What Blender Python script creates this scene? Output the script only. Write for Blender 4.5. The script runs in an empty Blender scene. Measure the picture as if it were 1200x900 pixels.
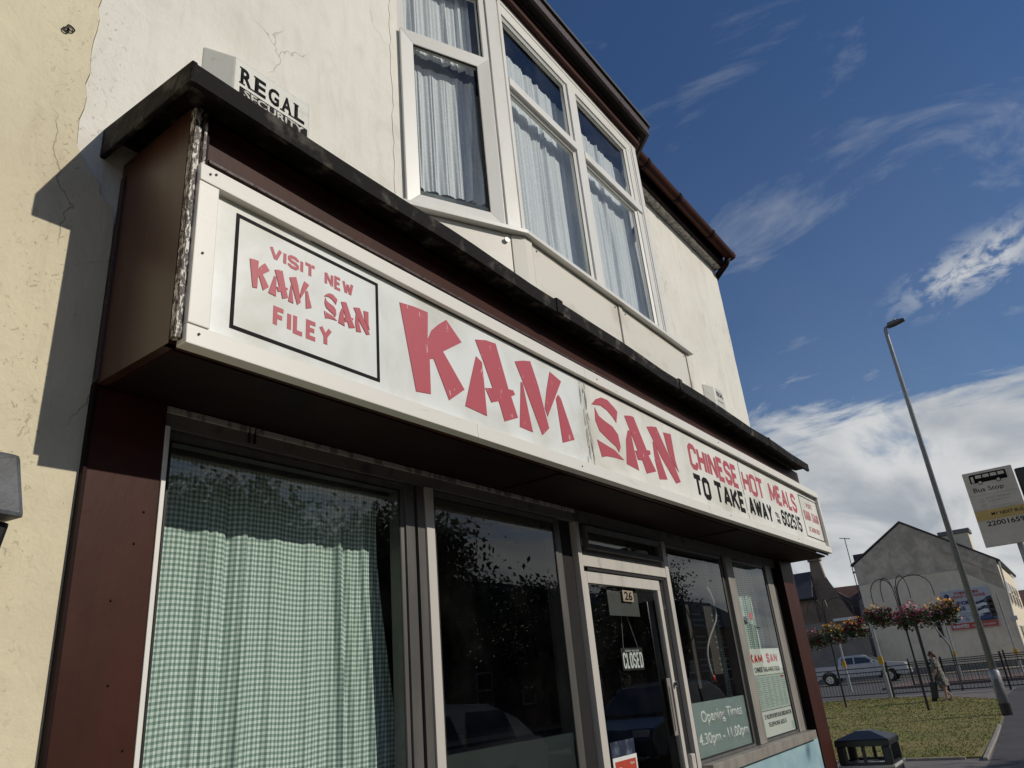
import bpy, bmesh, math, random
from mathutils import Vector, Matrix
R = math.radians
rnd = random.Random(7)
scene = bpy.context.scene
COL = scene.collection

# ------------------------------------------------------------------ camera
H = 1.5
cam_d = bpy.data.cameras.new('camera')
cam = bpy.data.objects.new('camera', cam_d); COL.objects.link(cam)
RX = Vector((0.58831, -0.80371, -0.08911)); RD = Vector((0.26278, 0.29423, -0.91890)); RF = Vector((0.76475, 0.51719, 0.38429))
m = Matrix((RX, -RD, -RF)).transposed().to_4x4(); m.translation = (0, 0, H)
cam.matrix_world = m
cam_d.sensor_width = 36; cam_d.lens = 26.0; cam_d.clip_end = 3000; cam_d.clip_start = 0.05
scene.camera = cam
scene.view_settings.view_transform = 'Standard'; scene.view_settings.look = 'None'
scene.view_settings.gamma = 1; scene.view_settings.exposure = -0.55

# ------------------------------------------------------------------ sun and sky
SUN = Vector((0.32, -1.0, 0.60)).normalized()
sd = bpy.data.lights.new('sun', 'SUN'); sd.energy = 4.1; sd.angle = R(0.5); sd.color = (1, 0.93, 0.82)
so = bpy.data.objects.new('sun', sd); COL.objects.link(so)
so.rotation_euler = (-SUN).to_track_quat('-Z', 'Y').to_euler()

world = bpy.data.worlds.new('World'); scene.world = world; world.use_nodes = True
wt = world.node_tree; wt.nodes.clear()
class NT:
    """tiny wrapper for building node trees"""
    def __init__(s, t): s.t = t
    def n(s, typ, **k):
        n = s.t.nodes.new(typ)
        for a, b in k.items(): setattr(n, a, b)
        return n
    def l(s, a, b): s.t.links.new(a, b)
    def put(s, sock, v):
        if hasattr(v, 'is_output') or isinstance(v, bpy.types.NodeSocket): s.l(v, sock)
        else: sock.default_value = v
    def math(s, op, a, b=0.0, c=0.0, clamp=False):
        n = s.n('ShaderNodeMath', operation=op, use_clamp=clamp)
        s.put(n.inputs[0], a); s.put(n.inputs[1], b)
        if op in ('MULTIPLY_ADD', 'SMOOTH_MIN'): s.put(n.inputs[2], c)
        return n.outputs[0]
    def ss(s, v, lo, hi, a=0.0, b=1.0):
        n = s.n('ShaderNodeMapRange', interpolation_type='SMOOTHSTEP')
        s.put(n.inputs[0], v); s.put(n.inputs[1], lo); s.put(n.inputs[2], hi); s.put(n.inputs[3], a); s.put(n.inputs[4], b)
        return n.outputs[0]
    def noise(s, vec, scale, detail=4.0, rough=0.55, dist=0.0):
        n = s.n('ShaderNodeTexNoise'); 
        if vec is not None: s.l(vec, n.inputs['Vector'])
        n.inputs['Scale'].default_value = scale; n.inputs['Detail'].default_value = detail
        n.inputs['Roughness'].default_value = rough; n.inputs['Distortion'].default_value = dist
        return n.outputs[0]
    def comb(s, x, y, z):
        n = s.n('ShaderNodeCombineXYZ'); s.put(n.inputs[0], x); s.put(n.inputs[1], y); s.put(n.inputs[2], z); return n.outputs[0]
    def sep(s, v):
        n = s.n('ShaderNodeSeparateXYZ'); s.l(v, n.inputs[0]); return n.outputs
    def mix(s, f, a, b):
        n = s.n('ShaderNodeMix', data_type='RGBA'); s.put(n.inputs[0], f)
        for sock, v in ((n.inputs[6], a), (n.inputs[7], b)):
            if isinstance(v, tuple): sock.default_value = (*v[:3], 1)
            else: s.l(v, sock)
        return n.outputs[2]
    def mapv(s, vec, sc=(1, 1, 1), loc=(0, 0, 0), rot=(0, 0, 0)):
        n = s.n('ShaderNodeMapping'); s.l(vec, n.inputs[0]); n.inputs['Scale'].default_value = sc
        n.inputs['Location'].default_value = loc; n.inputs['Rotation'].default_value = rot; return n.outputs[0]

w = NT(wt)
SKY = 0.085
tc = w.n('ShaderNodeTexCoord'); dx, dy, dz = w.sep(tc.outputs['Generated'])
sky = w.n('ShaderNodeTexSky', sky_type='NISHITA'); sky.sun_disc = False
sky.sun_elevation = math.asin(SUN.z); sky.sun_rotation = math.atan2(SUN.x, SUN.y) % (2*math.pi)
sky.air_density = 1.0; sky.dust_density = 0.3; sky.ozone_density = 2.5
hs = w.n('ShaderNodeHueSaturation'); hs.inputs['Saturation'].default_value = 1.24; hs.inputs['Value'].default_value = 1.28; hs.inputs['Hue'].default_value = 0.508
w.l(sky.outputs[0], hs.inputs['Color']); skyc = hs.outputs[0]
el = w.math('MULTIPLY', w.math('ARCSINE', dz), 57.2958)
az = w.math('MULTIPLY', w.math('ARCTAN2', dy, dx), 57.2958)
inv = w.math('DIVIDE', 1.0, w.math('ADD', w.math('MAXIMUM', dz, 0.0), 0.13))
P = w.comb(w.math('MULTIPLY', dx, inv), w.math('MULTIPLY', dy, inv), 0.0)
big = w.noise(w.mapv(P, (1.0, 0.6, 1), (3.1, 1.7, 0), (0, 0, R(25))), 1.3, 9, 0.6, 0.4)
fine = w.noise(w.mapv(P, (1.5, 0.7, 1), (8.2, 4.4, 0), (0, 0, R(35))), 3.2, 10, 0.66, 0.9)
# cloud bank towards the horizon, its ragged top at about 20 degrees
edge = w.math('ADD', w.math('MULTIPLY', w.math('SUBTRACT', big, 0.5), 26.0), w.math('MULTIPLY', w.math('SUBTRACT', fine, 0.5), 10.0))
bank = w.ss(w.math('SUBTRACT', w.math('ADD', 18.6, edge), el), -1.2, 3.2)
holes = w.ss(w.noise(w.mapv(P, (0.5, 1.4, 1), (1.2, 0.3, 0)), 1.9, 6, 0.6, 0.3), 0.30, 0.45, 0.35, 1.0)
bank = w.math('MULTIPLY', bank, holes)
# thin high wisps
wisp = w.math('MULTIPLY', w.ss(w.noise(w.mapv(P, (1.5, 1.0, 1), (0, 2, 0), (0, 0, R(40))), 2.3, 10, 0.62, 0.7), 0.50, 0.80), 0.34)
# the brighter streak right of the lamp head
u = w.math('ADD', w.math('MULTIPLY', w.math('SUBTRACT', az, -2.0), 0.98), w.math('MULTIPLY', w.math('SUBTRACT', el, 23.6), -0.20))
v = w.math('ADD', w.math('MULTIPLY', w.math('SUBTRACT', az, -2.0), 0.20), w.math('MULTIPLY', w.math('SUBTRACT', el, 23.6), 0.98))
g = w.math('EXPONENT', w.math('MULTIPLY', -1.0, w.math('ADD', w.math('POWER', w.math('DIVIDE', u, 4.8), 2.0), w.math('POWER', w.math('DIVIDE', v, 1.5), 2.0))))
streak = w.math('MULTIPLY', g, w.ss(w.noise(w.comb(w.math('MULTIPLY', u, 0.42), w.math('MULTIPLY', v, 0.8), 3.0), 1.0, 9, 0.62, 0.35), 0.36, 0.60))
cover = w.math('MAXIMUM', w.math('MAXIMUM', bank, wisp), streak)
shade = w.ss(w.noise(w.mapv(P, (0.6, 1.5, 1), (5, 2, 0)), 1.5, 6, 0.52, 0.5), 0.30, 0.62)
ccol = w.mix(shade, (0.50/SKY, 0.55/SKY, 0.62/SKY), (0.92/SKY, 0.94/SKY, 0.95/SKY))
veil = w.math('ADD', 0.012, w.math('MULTIPLY', w.ss(el, 8.0, 45.0, 1.0, 0.0), 0.07)); skyout = w.mix(w.math('MAXIMUM', cover, veil), skyc, ccol)
bg = w.n('ShaderNodeBackground'); bg.inputs['Strength'].default_value = SKY
w.l(skyout, bg.inputs['Color']); wo = w.n('ShaderNodeOutputWorld'); w.l(bg.outputs[0], wo.inputs[0])

# ------------------------------------------------------------------ materials
MATS = {}
def mat(name, c, rough=0.6, c2=None, sc=8.0, lo=0.35, hi=0.65, bump=0.0, bsc=60.0, metal=0.0, coat=0.0, stretch=(1, 1, 1), emit=None, trans=0.0, bdist=0.01, spec=0.5):
    mt = bpy.data.materials.new(name); mt.use_nodes = True; t = NT(mt.node_tree); b = mt.node_tree.nodes['Principled BSDF']
    tcn = t.n('ShaderNodeTexCoord').outputs['Object']
    vec = t.mapv(tcn, stretch)
    if c2 is None: c2 = tuple(x*0.86 for x in c)
    f = t.ss(t.noise(vec, sc, 6, 0.6, 0.2), lo, hi)
    t.l(t.mix(f, c, c2), b.inputs['Base Color'])
    b.inputs['Roughness'].default_value = rough; b.inputs['Metallic'].default_value = metal
    b.inputs['Coat Weight'].default_value = coat; b.inputs['Coat Roughness'].default_value = 0.12
    b.inputs['Specular IOR Level'].default_value = spec
    if trans: b.inputs['Transmission Weight'].default_value = trans
    if bump:
        bn = t.n('ShaderNodeBump'); bn.inputs['Strength'].default_value = bump; bn.inputs['Distance'].default_value = bdist
        t.l(t.noise(vec, bsc, 6, 0.6), bn.inputs['Height']); t.l(bn.outputs[0], b.inputs['Normal'])
    if emit: b.inputs['Emission Color'].default_value = (*emit[:3], 1); b.inputs['Emission Strength'].default_value = emit[3]
    MATS[name] = mt; return mt

def wall_mat(name, c, c2, dirt, bumpdist=0.006, sx=None):
    """painted render: trowel marks, hairline cracks, pitting and rain dirt"""
    mt = bpy.data.materials.new(name); mt.use_nodes = True; t = NT(mt.node_tree); b = mt.node_tree.nodes['Principled BSDF']
    o = t.n('ShaderNodeTexCoord').outputs['Object']
    big = t.noise(o, 1.1, 5, 0.6, 0.5); mid = t.noise(t.mapv(o, (1, 1, 0.5)), 7, 7, 0.65, 0.6); pit = t.noise(o, 75, 4, 0.6)
    warp = t.n('ShaderNodeVectorMath', operation='ADD'); t.l(o, warp.inputs[0])
    nz = t.n('ShaderNodeTexNoise'); nz.inputs['Scale'].default_value = 3.0; nz.inputs['Detail'].default_value = 6; t.l(o, nz.inputs['Vector'])
    sc = t.n('ShaderNodeVectorMath', operation='SCALE'); t.l(nz.outputs['Color'], sc.inputs[0]); sc.inputs['Scale'].default_value = 0.5; t.l(sc.outputs[0], warp.inputs[1])
    vo = t.n('ShaderNodeTexVoronoi', feature='DISTANCE_TO_EDGE'); vo.inputs['Scale'].default_value = 1.25; t.l(warp.outputs[0], vo.inputs['Vector'])
    crack = t.math('MULTIPLY', t.ss(vo.outputs['Distance'], 0.0, 0.0055, 1.0, 0.0), t.ss(t.noise(o, 1.7, 4, 0.5), 0.54, 0.62))
    chips = t.math('MULTIPLY', t.ss(t.noise(t.mapv(o, (1, 1, 1.8)), 34, 6, 0.72), 0.655, 0.70), t.ss(t.noise(o, 2.0, 5, 0.7, 0.4), 0.50, 0.64))
    if sx is not None:
        xo = t.sep(o)[0]; d_ = t.math('DIVIDE', t.math('SUBTRACT', xo, sx), 0.10); near = t.math('EXPONENT', t.math('MULTIPLY', t.math('MULTIPLY', d_, d_), -1.0))
        wear = t.math('MULTIPLY', t.ss(t.noise(t.mapv(o, (1, 1, 0.8)), 48, 6, 0.72, 0.8), 0.60, 0.65), t.math('MULTIPLY', near, 0.5)); chips = t.math('MAXIMUM', chips, wear)
    streaks = t.math('MULTIPLY', t.ss(t.noise(t.mapv(o, (6, 6, 0.35)), 2.2, 6, 0.6), 0.50, 0.72), 0.35)
    col = t.mix(t.ss(big, 0.35, 0.66), c, c2)
    col = t.mix(t.math('MULTIPLY', t.ss(mid, 0.45, 0.8), 0.28), col, dirt)
    col = t.mix(streaks, col, tuple((a*2+d)/3 for a, d in zip(c2, dirt)))
    col = t.mix(t.math('MULTIPLY', chips, 0.7), col, dirt)
    col = t.mix(t.math('MULTIPLY', crack, 0.35), col, tuple(x*0.3 for x in dirt))
    t.l(col, b.inputs['Base Color']); b.inputs['Roughness'].default_value = 0.75; b.inputs['Specular IOR Level'].default_value = 0.3
    h = t.math('ADD', t.math('MULTIPLY', mid, 1.0), t.math('MULTIPLY', pit, 0.22))
    h = t.math('ADD', h, t.math('MULTIPLY', t.noise(o, 19, 5, 0.6, 1.2), 0.4))
    h = t.math('SUBTRACT', h, t.math('ADD', t.math('MULTIPLY', chips, 0.35), t.math('MULTIPLY', crack, 0.35)))
    bn = t.n('ShaderNodeBump'); bn.inputs['Strength'].default_value = 0.9; bn.inputs['Distance'].default_value = bumpdist
    t.l(h, bn.inputs['Height']); t.l(bn.outputs[0], b.inputs['Normal'])
    MATS[name] = mt; return mt

def peel_mat(name, paint, under, thr=0.5, sc=30, rough=0.5, stretch=(1, 1, 0.35)):
    mt = bpy.data.materials.new(name); mt.use_nodes = True; t = NT(mt.node_tree); b = mt.node_tree.nodes['Principled BSDF']
    o = t.mapv(t.n('ShaderNodeTexCoord').outputs['Object'], stretch)
    f = t.ss(t.noise(o, sc, 7, 0.75, 0.4), thr-0.02, thr+0.02)
    t.l(t.mix(f, paint, under), b.inputs['Base Color']); b.inputs['Roughness'].default_value = rough
    bn = t.n('ShaderNodeBump'); bn.inputs['Strength'].default_value = 1; bn.inputs['Distance'].default_value = 0.004
    t.l(t.math('ADD', f, t.noise(o, 60, 4)), bn.inputs['Height']); t.l(bn.outputs[0], b.inputs['Normal'])
    MATS[name] = mt; return mt

def glass_mat(name, tint=(0.9, 0.95, 0.93), ior=1.5, dirt=0.02, wob=0.0):
    mt = bpy.data.materials.new(name); mt.use_nodes = True; t = NT(mt.node_tree); mt.node_tree.nodes.clear()
    o = t.n('ShaderNodeTexCoord').outputs['Object']
    tr = t.n('ShaderNodeBsdfTransparent'); tr.inputs[0].default_value = (*tint, 1)
    gl = t.n('ShaderNodeBsdfGlossy'); gl.inputs['Roughness'].default_value = 0.0
    fr = t.n('ShaderNodeFresnel'); fr.inputs[0].default_value = ior
    geo = t.n('ShaderNodeNewGeometry'); front = t.math('SUBTRACT', 1.0, geo.outputs['Backfacing']); frf = t.math('MULTIPLY', fr.outputs[0], front)
    if wob:
        bn = t.n('ShaderNodeBump'); bn.inputs['Strength'].default_value = 1.0; bn.inputs['Distance'].default_value = wob
        t.l(t.noise(o, 1.8, 1), bn.inputs['Height']); t.l(bn.outputs[0], gl.inputs['Normal'])
    mx = t.n('ShaderNodeMixShader'); t.l(frf, mx.inputs[0]); t.l(tr.outputs[0], mx.inputs[1]); t.l(gl.outputs[0], mx.inputs[2])
    df = t.n('ShaderNodeBsdfDiffuse'); df.inputs[0].default_value = (0.6, 0.6, 0.57, 1)
    m2 = t.n('ShaderNodeMixShader'); t.l(t.math('MULTIPLY', t.ss(t.noise(o, 2.5, 7, 0.7), 0.4, 0.75), dirt), m2.inputs[0])
    t.l(mx.outputs[0], m2.inputs[1]); t.l(df.outputs[0], m2.inputs[2])
    out = t.n('ShaderNodeOutputMaterial'); t.l(m2.outputs[0], out.inputs[0]); MATS[name] = mt; return mt

wall_mat('white_render', (0.80, 0.78, 0.70), (0.73, 0.71, 0.63), (0.40, 0.36, 0.28), sx=-3.63)
wall_mat('cream_render', (0.73, 0.66, 0.47), (0.66, 0.59, 0.42), (0.34, 0.27, 0.17), sx=4.80)
wall_mat('gable_upper', (0.46, 0.39, 0.30), (0.68, 0.585, 0.45), (0.20, 0.165, 0.12), 0.03)
wall_mat('gable_lower', (0.80, 0.71, 0.54), (0.70, 0.62, 0.47), (0.32, 0.27, 0.20), 0.02)
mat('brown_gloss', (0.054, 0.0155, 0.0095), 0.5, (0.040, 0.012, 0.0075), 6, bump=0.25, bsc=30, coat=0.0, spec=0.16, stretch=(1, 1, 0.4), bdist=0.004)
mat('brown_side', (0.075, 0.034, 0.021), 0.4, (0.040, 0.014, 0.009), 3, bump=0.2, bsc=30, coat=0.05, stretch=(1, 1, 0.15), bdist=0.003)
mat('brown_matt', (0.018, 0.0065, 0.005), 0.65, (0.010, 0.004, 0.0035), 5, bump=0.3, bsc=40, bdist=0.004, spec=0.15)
peel_mat('brown_peeling', (0.035, 0.014, 0.011), (0.12, 0.09, 0.075), 0.60, 30, 0.5, (0.5, 1, 1))
peel_mat('peeling_edge', (0.045, 0.020, 0.015), (0.70, 0.66, 0.58), 0.50, 85, 0.5, (1, 1, 0.3))
mat('lead_cap', (0.010, 0.0085, 0.0075), 0.7, (0.115, 0.106, 0.088), 9, 0.50, 0.76, bump=0.8, bsc=22, bdist=0.010, spec=0.12)
mat('lead_grey', (0.085, 0.095, 0.11), 0.55, (0.04, 0.045, 0.05), 9, bump=0.4, bsc=20)
mat('sign_frame', (0.76, 0.74, 0.67), 0.4, (0.52, 0.48, 0.40), 11, 0.60, 0.85, bump=0.2, bsc=30, stretch=(0.6, 1, 3), bdist=0.003)
mat('sign_face', (0.80, 0.83, 0.80), 0.3, (0.60, 0.60, 0.52), 2.2, 0.4, 0.75, bump=0.06, bsc=3, bdist=0.01)
mat('sign_face_warm', (0.82, 0.81, 0.74), 0.3, (0.60, 0.58, 0.48), 2.2, 0.4, 0.75, bump=0.06, bsc=3, bdist=0.01)
mat('seam_peel', (0.50, 0.48, 0.44), 0.5, (0.22, 0.21, 0.195), 26, 0.48, 0.56, bump=0.5, bsc=30, stretch=(1, 1, 0.3))
mat('sign_red', (0.46, 0.068, 0.090), 0.5, (0.66, 0.36, 0.35), 30, 0.64, 0.68, stretch=(1, 1, 0.45))
mat('sign_pink', (0.56, 0.22, 0.22), 0.5, (0.66, 0.5, 0.47), 16, 0.55, 0.70)
mat('sign_black', (0.008, 0.008, 0.008), 0.6, (0.03, 0.03, 0.03), 20, 0.62, 0.7, spec=0.1)
mat('print_grey', (0.32, 0.32, 0.31), 0.6)
mat('aluminium', (0.56, 0.53, 0.48), 0.42, (0.42, 0.40, 0.36), 10, 0.45, 0.75, metal=0.0, stretch=(1, 1, 0.2), bump=0.15, bsc=60, bdist=0.002)
mat('aluminium_shaded', (0.30, 0.28, 0.245), 0.45, (0.22, 0.205, 0.18), 10, stretch=(1, 1, 0.2))  # darker aluminium copy: shade on the right-hand posts and sills put into the colour
mat('aluminium_dark', (0.105, 0.10, 0.092), 0.45, (0.075, 0.072, 0.066), 10, metal=0.0, stretch=(1, 1, 0.2))
mat('head_board', (0.17, 0.16, 0.145), 0.6, (0.08, 0.075, 0.07), 7, 0.5, 0.7, bump=0.3, bsc=20)
mat('upvc', (0.80, 0.79, 0.73), 0.35, (0.72, 0.70, 0.63), 5, 0.45, 0.8, stretch=(1, 1, 0.4))
mat('apron_panel', (0.74, 0.71, 0.62), 0.45, (0.56, 0.51, 0.41), 2.6, 0.5, 0.8, stretch=(1, 1, 1.6), bump=0.1, bsc=8)
mat('rubber', (0.012, 0.012, 0.012), 0.6)
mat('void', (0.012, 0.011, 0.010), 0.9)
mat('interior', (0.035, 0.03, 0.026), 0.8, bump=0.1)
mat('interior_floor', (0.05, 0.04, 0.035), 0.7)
mat('ceiling_plank', (0.22, 0.22, 0.19), 0.6)
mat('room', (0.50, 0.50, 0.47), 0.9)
mat('pale_sill', (0.62, 0.68, 0.62), 0.5)
mat('blue_riser', (0.36, 0.52, 0.56), 0.4, (0.28, 0.44, 0.50), 5, bump=0.1)
mat('film_board', (0.27, 0.33, 0.32), 0.35, (0.23, 0.29, 0.28), 3)
mat('film_dark', (0.026, 0.034, 0.032), 0.35, (0.02, 0.026, 0.025), 3)
mat('poster', (0.70, 0.72, 0.66), 0.6, (0.64, 0.66, 0.60), 3)
mat('poster_green', (0.48, 0.57, 0.50), 0.6, (0.42, 0.52, 0.46), 5)
mat('white_print', (0.75, 0.77, 0.74), 0.5)
mat('white_plastic', (0.62, 0.62, 0.55), 0.4, (0.50, 0.49, 0.42), 14, 0.55, 0.72, bump=0.1)
mat('grey_plastic', (0.52, 0.52, 0.47), 0.35)
mat('strong_red', (0.55, 0.02, 0.02), 0.4)
mat('sticker_red', (0.50, 0.07, 0.04), 0.4)
mat('red_dot', (0.8, 0.05, 0.07), 0.4)
mat('orange_num', (0.34, 0.28, 0.20), 0.5)
mat('black_plastic', (0.018, 0.018, 0.019), 0.35, bump=0.1)
mat('black_paint', (0.012, 0.012, 0.013), 0.35)
mat('galvanised', (0.33, 0.34, 0.34), 0.45, (0.26, 0.27, 0.27), 14, metal=0.3)
mat('galv_dark', (0.17, 0.175, 0.17), 0.5, (0.13, 0.13, 0.13), 14, metal=0.2)
mat('yellow', (0.65, 0.38, 0.02), 0.5)
mat('yellow_band', (0.55, 0.40, 0.13), 0.4)
mat('flag_white', (0.60, 0.57, 0.50), 0.4, (0.52, 0.49, 0.42), 6)
mat('asphalt', (0.105, 0.100, 0.095), 0.9, (0.085, 0.082, 0.078), 3, bump=0.5, bsc=180)
mat('pavement', (0.20, 0.175, 0.155), 0.9, (0.155, 0.137, 0.122), 1.6, 0.4, 0.65, bump=0.5, bsc=150)
mat('path', (0.085, 0.078, 0.077), 0.9, (0.067, 0.062, 0.061), 1.2, bump=0.5, bsc=160)
mat('block_paving', (0.20, 0.13, 0.11), 0.9, (0.14, 0.10, 0.09), 12, bump=0.4)
mat('concrete', (0.34, 0.31, 0.27), 0.85, (0.25, 0.23, 0.20), 10, bump=0.4, bsc=70)
mat('earth', (0.07, 0.08, 0.05), 1.0)
mat('turf', (0.150, 0.155, 0.032), 1.0, (0.235, 0.19, 0.062), 0.9, 0.4, 0.62, bump=0.6, bsc=30)
mat('grass_blade', (0.150, 0.170, 0.035), 0.9, (0.25, 0.205, 0.060), 1.1, 0.38, 0.62)
mat('slate', (0.07, 0.07, 0.075), 0.7, (0.05, 0.05, 0.055), 6, bump=0.4, bsc=14)
mat('pantile', (0.17, 0.085, 0.06), 0.8, (0.12, 0.06, 0.045), 3, bump=0.5, bsc=8)
mat('clay_pot', (0.22, 0.13, 0.10), 0.8)
mat('dark_window', (0.03, 0.035, 0.04), 0.08, spec=0.8)
mat('silver_paint', (0.50, 0.50, 0.49), 0.3, (0.46, 0.46, 0.45), 2, metal=0.1, coat=0.6)
mat('blue_paint', (0.10, 0.13, 0.17), 0.25, metal=0.3, coat=0.8)
mat('chrome', (0.6, 0.6, 0.6), 0.15, metal=1.0)
mat('tyre', (0.02, 0.02, 0.02), 0.8)
mat('headlamp', (0.8, 0.8, 0.78), 0.1, coat=1)
mat('lead_white', (0.55, 0.55, 0.5), 0.5)
mat('leaf', (0.045, 0.075, 0.025), 0.6, (0.085, 0.11, 0.04), 9, 0.4, 0.6)
mat('leaf_dark', (0.030, 0.050, 0.018), 0.6, (0.05, 0.075, 0.025), 1.5)
mat('petal_red', (0.40, 0.03, 0.05), 0.6, (0.22, 0.02, 0.06), 12, 0.4, 0.6)
mat('petal_pink', (0.60, 0.16, 0.22), 0.6, (0.45, 0.08, 0.14), 12)
mat('petal_yellow', (0.75, 0.38, 0.03), 0.6, (0.65, 0.22, 0.02), 12)
mat('bark', (0.10, 0.075, 0.055), 0.9, bump=0.6, bsc=14)
mat('skin', (0.42, 0.26, 0.19), 0.55)
mat('dress', (0.055, 0.055, 0.045), 0.8, (0.32, 0.31, 0.25), 22, 0.50, 0.60)
mat('hair', (0.10, 0.035, 0.025), 0.6)
mat('shoe', (0.30, 0.20, 0.15), 0.6)
mat('blue_print', (0.05, 0.07, 0.22), 0.5)
mat('navy', (0.012, 0.02, 0.045), 0.5, (0.10, 0.13, 0.18), 5, 0.5, 0.6)
mat('hoarding', (0.50, 0.52, 0.55), 0.5)
mat('grey_wall', (0.24, 0.225, 0.19), 0.9, (0.18, 0.17, 0.15), 1.0, bump=0.3)
glass_mat('shop_glass', (0.96, 0.98, 0.97), 1.7, 0.005, 0.0006)
glass_mat('house_glass', (0.97, 0.985, 0.98), 1.7, 0.03, 0.0016)

def brick_mat(name, a, b_, mort, scale=1.0):
    mt = bpy.data.materials.new(name); mt.use_nodes = True; t = NT(mt.node_tree); b = mt.node_tree.nodes['Principled BSDF']
    o = t.n('ShaderNodeTexCoord').outputs['Object']; x, y, z = t.sep(o)
    br = t.n('ShaderNodeTexBrick'); t.l(t.comb(t.math('ADD', x, y), z, 0.0), br.inputs['Vector'])
    br.inputs['Color1'].default_value = (*a, 1); br.inputs['Color2'].default_value = (*b_, 1); br.inputs['Mortar'].default_value = (*mort, 1)
    br.inputs['Scale'].default_value = scale; br.inputs['Brick Width'].default_value = 0.225; br.inputs['Row Height'].default_value = 0.075; br.inputs['Mortar Size'].default_value = 0.01
    t.l(t.mix(t.ss(t.noise(o, 1.3, 5), 0.4, 0.7, 0, 0.5), br.outputs[0], tuple(q*0.5 for q in a)), b.inputs['Base Color']); b.inputs['Roughness'].default_value = 0.9
    MATS[name] = mt
brick_mat('brick', (0.25, 0.175, 0.125), (0.20, 0.14, 0.10), (0.26, 0.23, 0.19))
brick_mat('brick_shop', (0.22, 0.10, 0.07), (0.17, 0.08, 0.06), (0.2, 0.18, 0.15))

def gingham():
    mt = bpy.data.materials.new('gingham'); mt.use_nodes = True; t = NT(mt.node_tree); b = mt.node_tree.nodes['Principled BSDF']
    uv = t.n('ShaderNodeUVMap').outputs[0]; x, y, z = t.sep(uv)
    def sq(v): return t.ss(t.math('ABSOLUTE', t.math('SUBTRACT', t.math('FRACT', t.math('DIVIDE', v, 0.0188)), 0.5)), 0.235, 0.265)
    sx, sy = sq(x), sq(y)
    o = t.n('ShaderNodeTexCoord').outputs['Object']
    thr = t.noise(t.mapv(uv, (1, 1, 1)), 900, 2, 0.5)
    col = t.mix(sx, (0.74, 0.81, 0.77), (0.33, 0.44, 0.385))
    col2 = t.mix(sx, (0.33, 0.44, 0.385), (0.12, 0.195, 0.16))
    c = t.mix(sy, col, col2); c = t.mix(t.ss(thr, 0.3, 0.7, 0, 0.18), c, (0.7, 0.8, 0.72))
    t.l(c, b.inputs['Base Color']); b.inputs['Roughness'].default_value = 0.9; b.inputs['Specular IOR Level'].default_value = 0.1
    MATS['gingham'] = mt
gingham()
def lace():
    mt = bpy.data.materials.new('net_curtain'); mt.use_nodes = True; t = NT(mt.node_tree); mt.node_tree.nodes.clear()
    uv = t.n('ShaderNodeUVMap').outputs[0]
    d = t.n('ShaderNodeBsdfDiffuse'); d.inputs[0].default_value = (0.93, 0.95, 0.96, 1)
    tl = t.n('ShaderNodeBsdfTranslucent'); tl.inputs[0].default_value = (0.7, 0.7, 0.68, 1)
    tr = t.n('ShaderNodeBsdfTransparent')
    m1 = t.n('ShaderNodeMixShader'); m1.inputs[0].default_value = 0.12; t.l(d.outputs[0], m1.inputs[1]); t.l(tl.outputs[0], m1.inputs[2])
    vo = t.n('ShaderNodeTexVoronoi'); vo.inputs['Scale'].default_value = 55; t.l(uv, vo.inputs['Vector'])
    f = t.math('MULTIPLY_ADD', t.ss(t.math('ADD', vo.outputs['Distance'], t.math('MULTIPLY', t.noise(uv, 40, 4), 0.5)), 0.45, 0.75), 0.10, 0.03)
    m2 = t.n('ShaderNodeMixShader'); t.l(f, m2.inputs[0]); t.l(m1.outputs[0], m2.inputs[1]); t.l(tr.outputs[0], m2.inputs[2])
    out = t.n('ShaderNodeOutputMaterial'); t.l(m2.outputs[0], out.inputs[0]); MATS['net_curtain'] = mt
lace()

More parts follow.
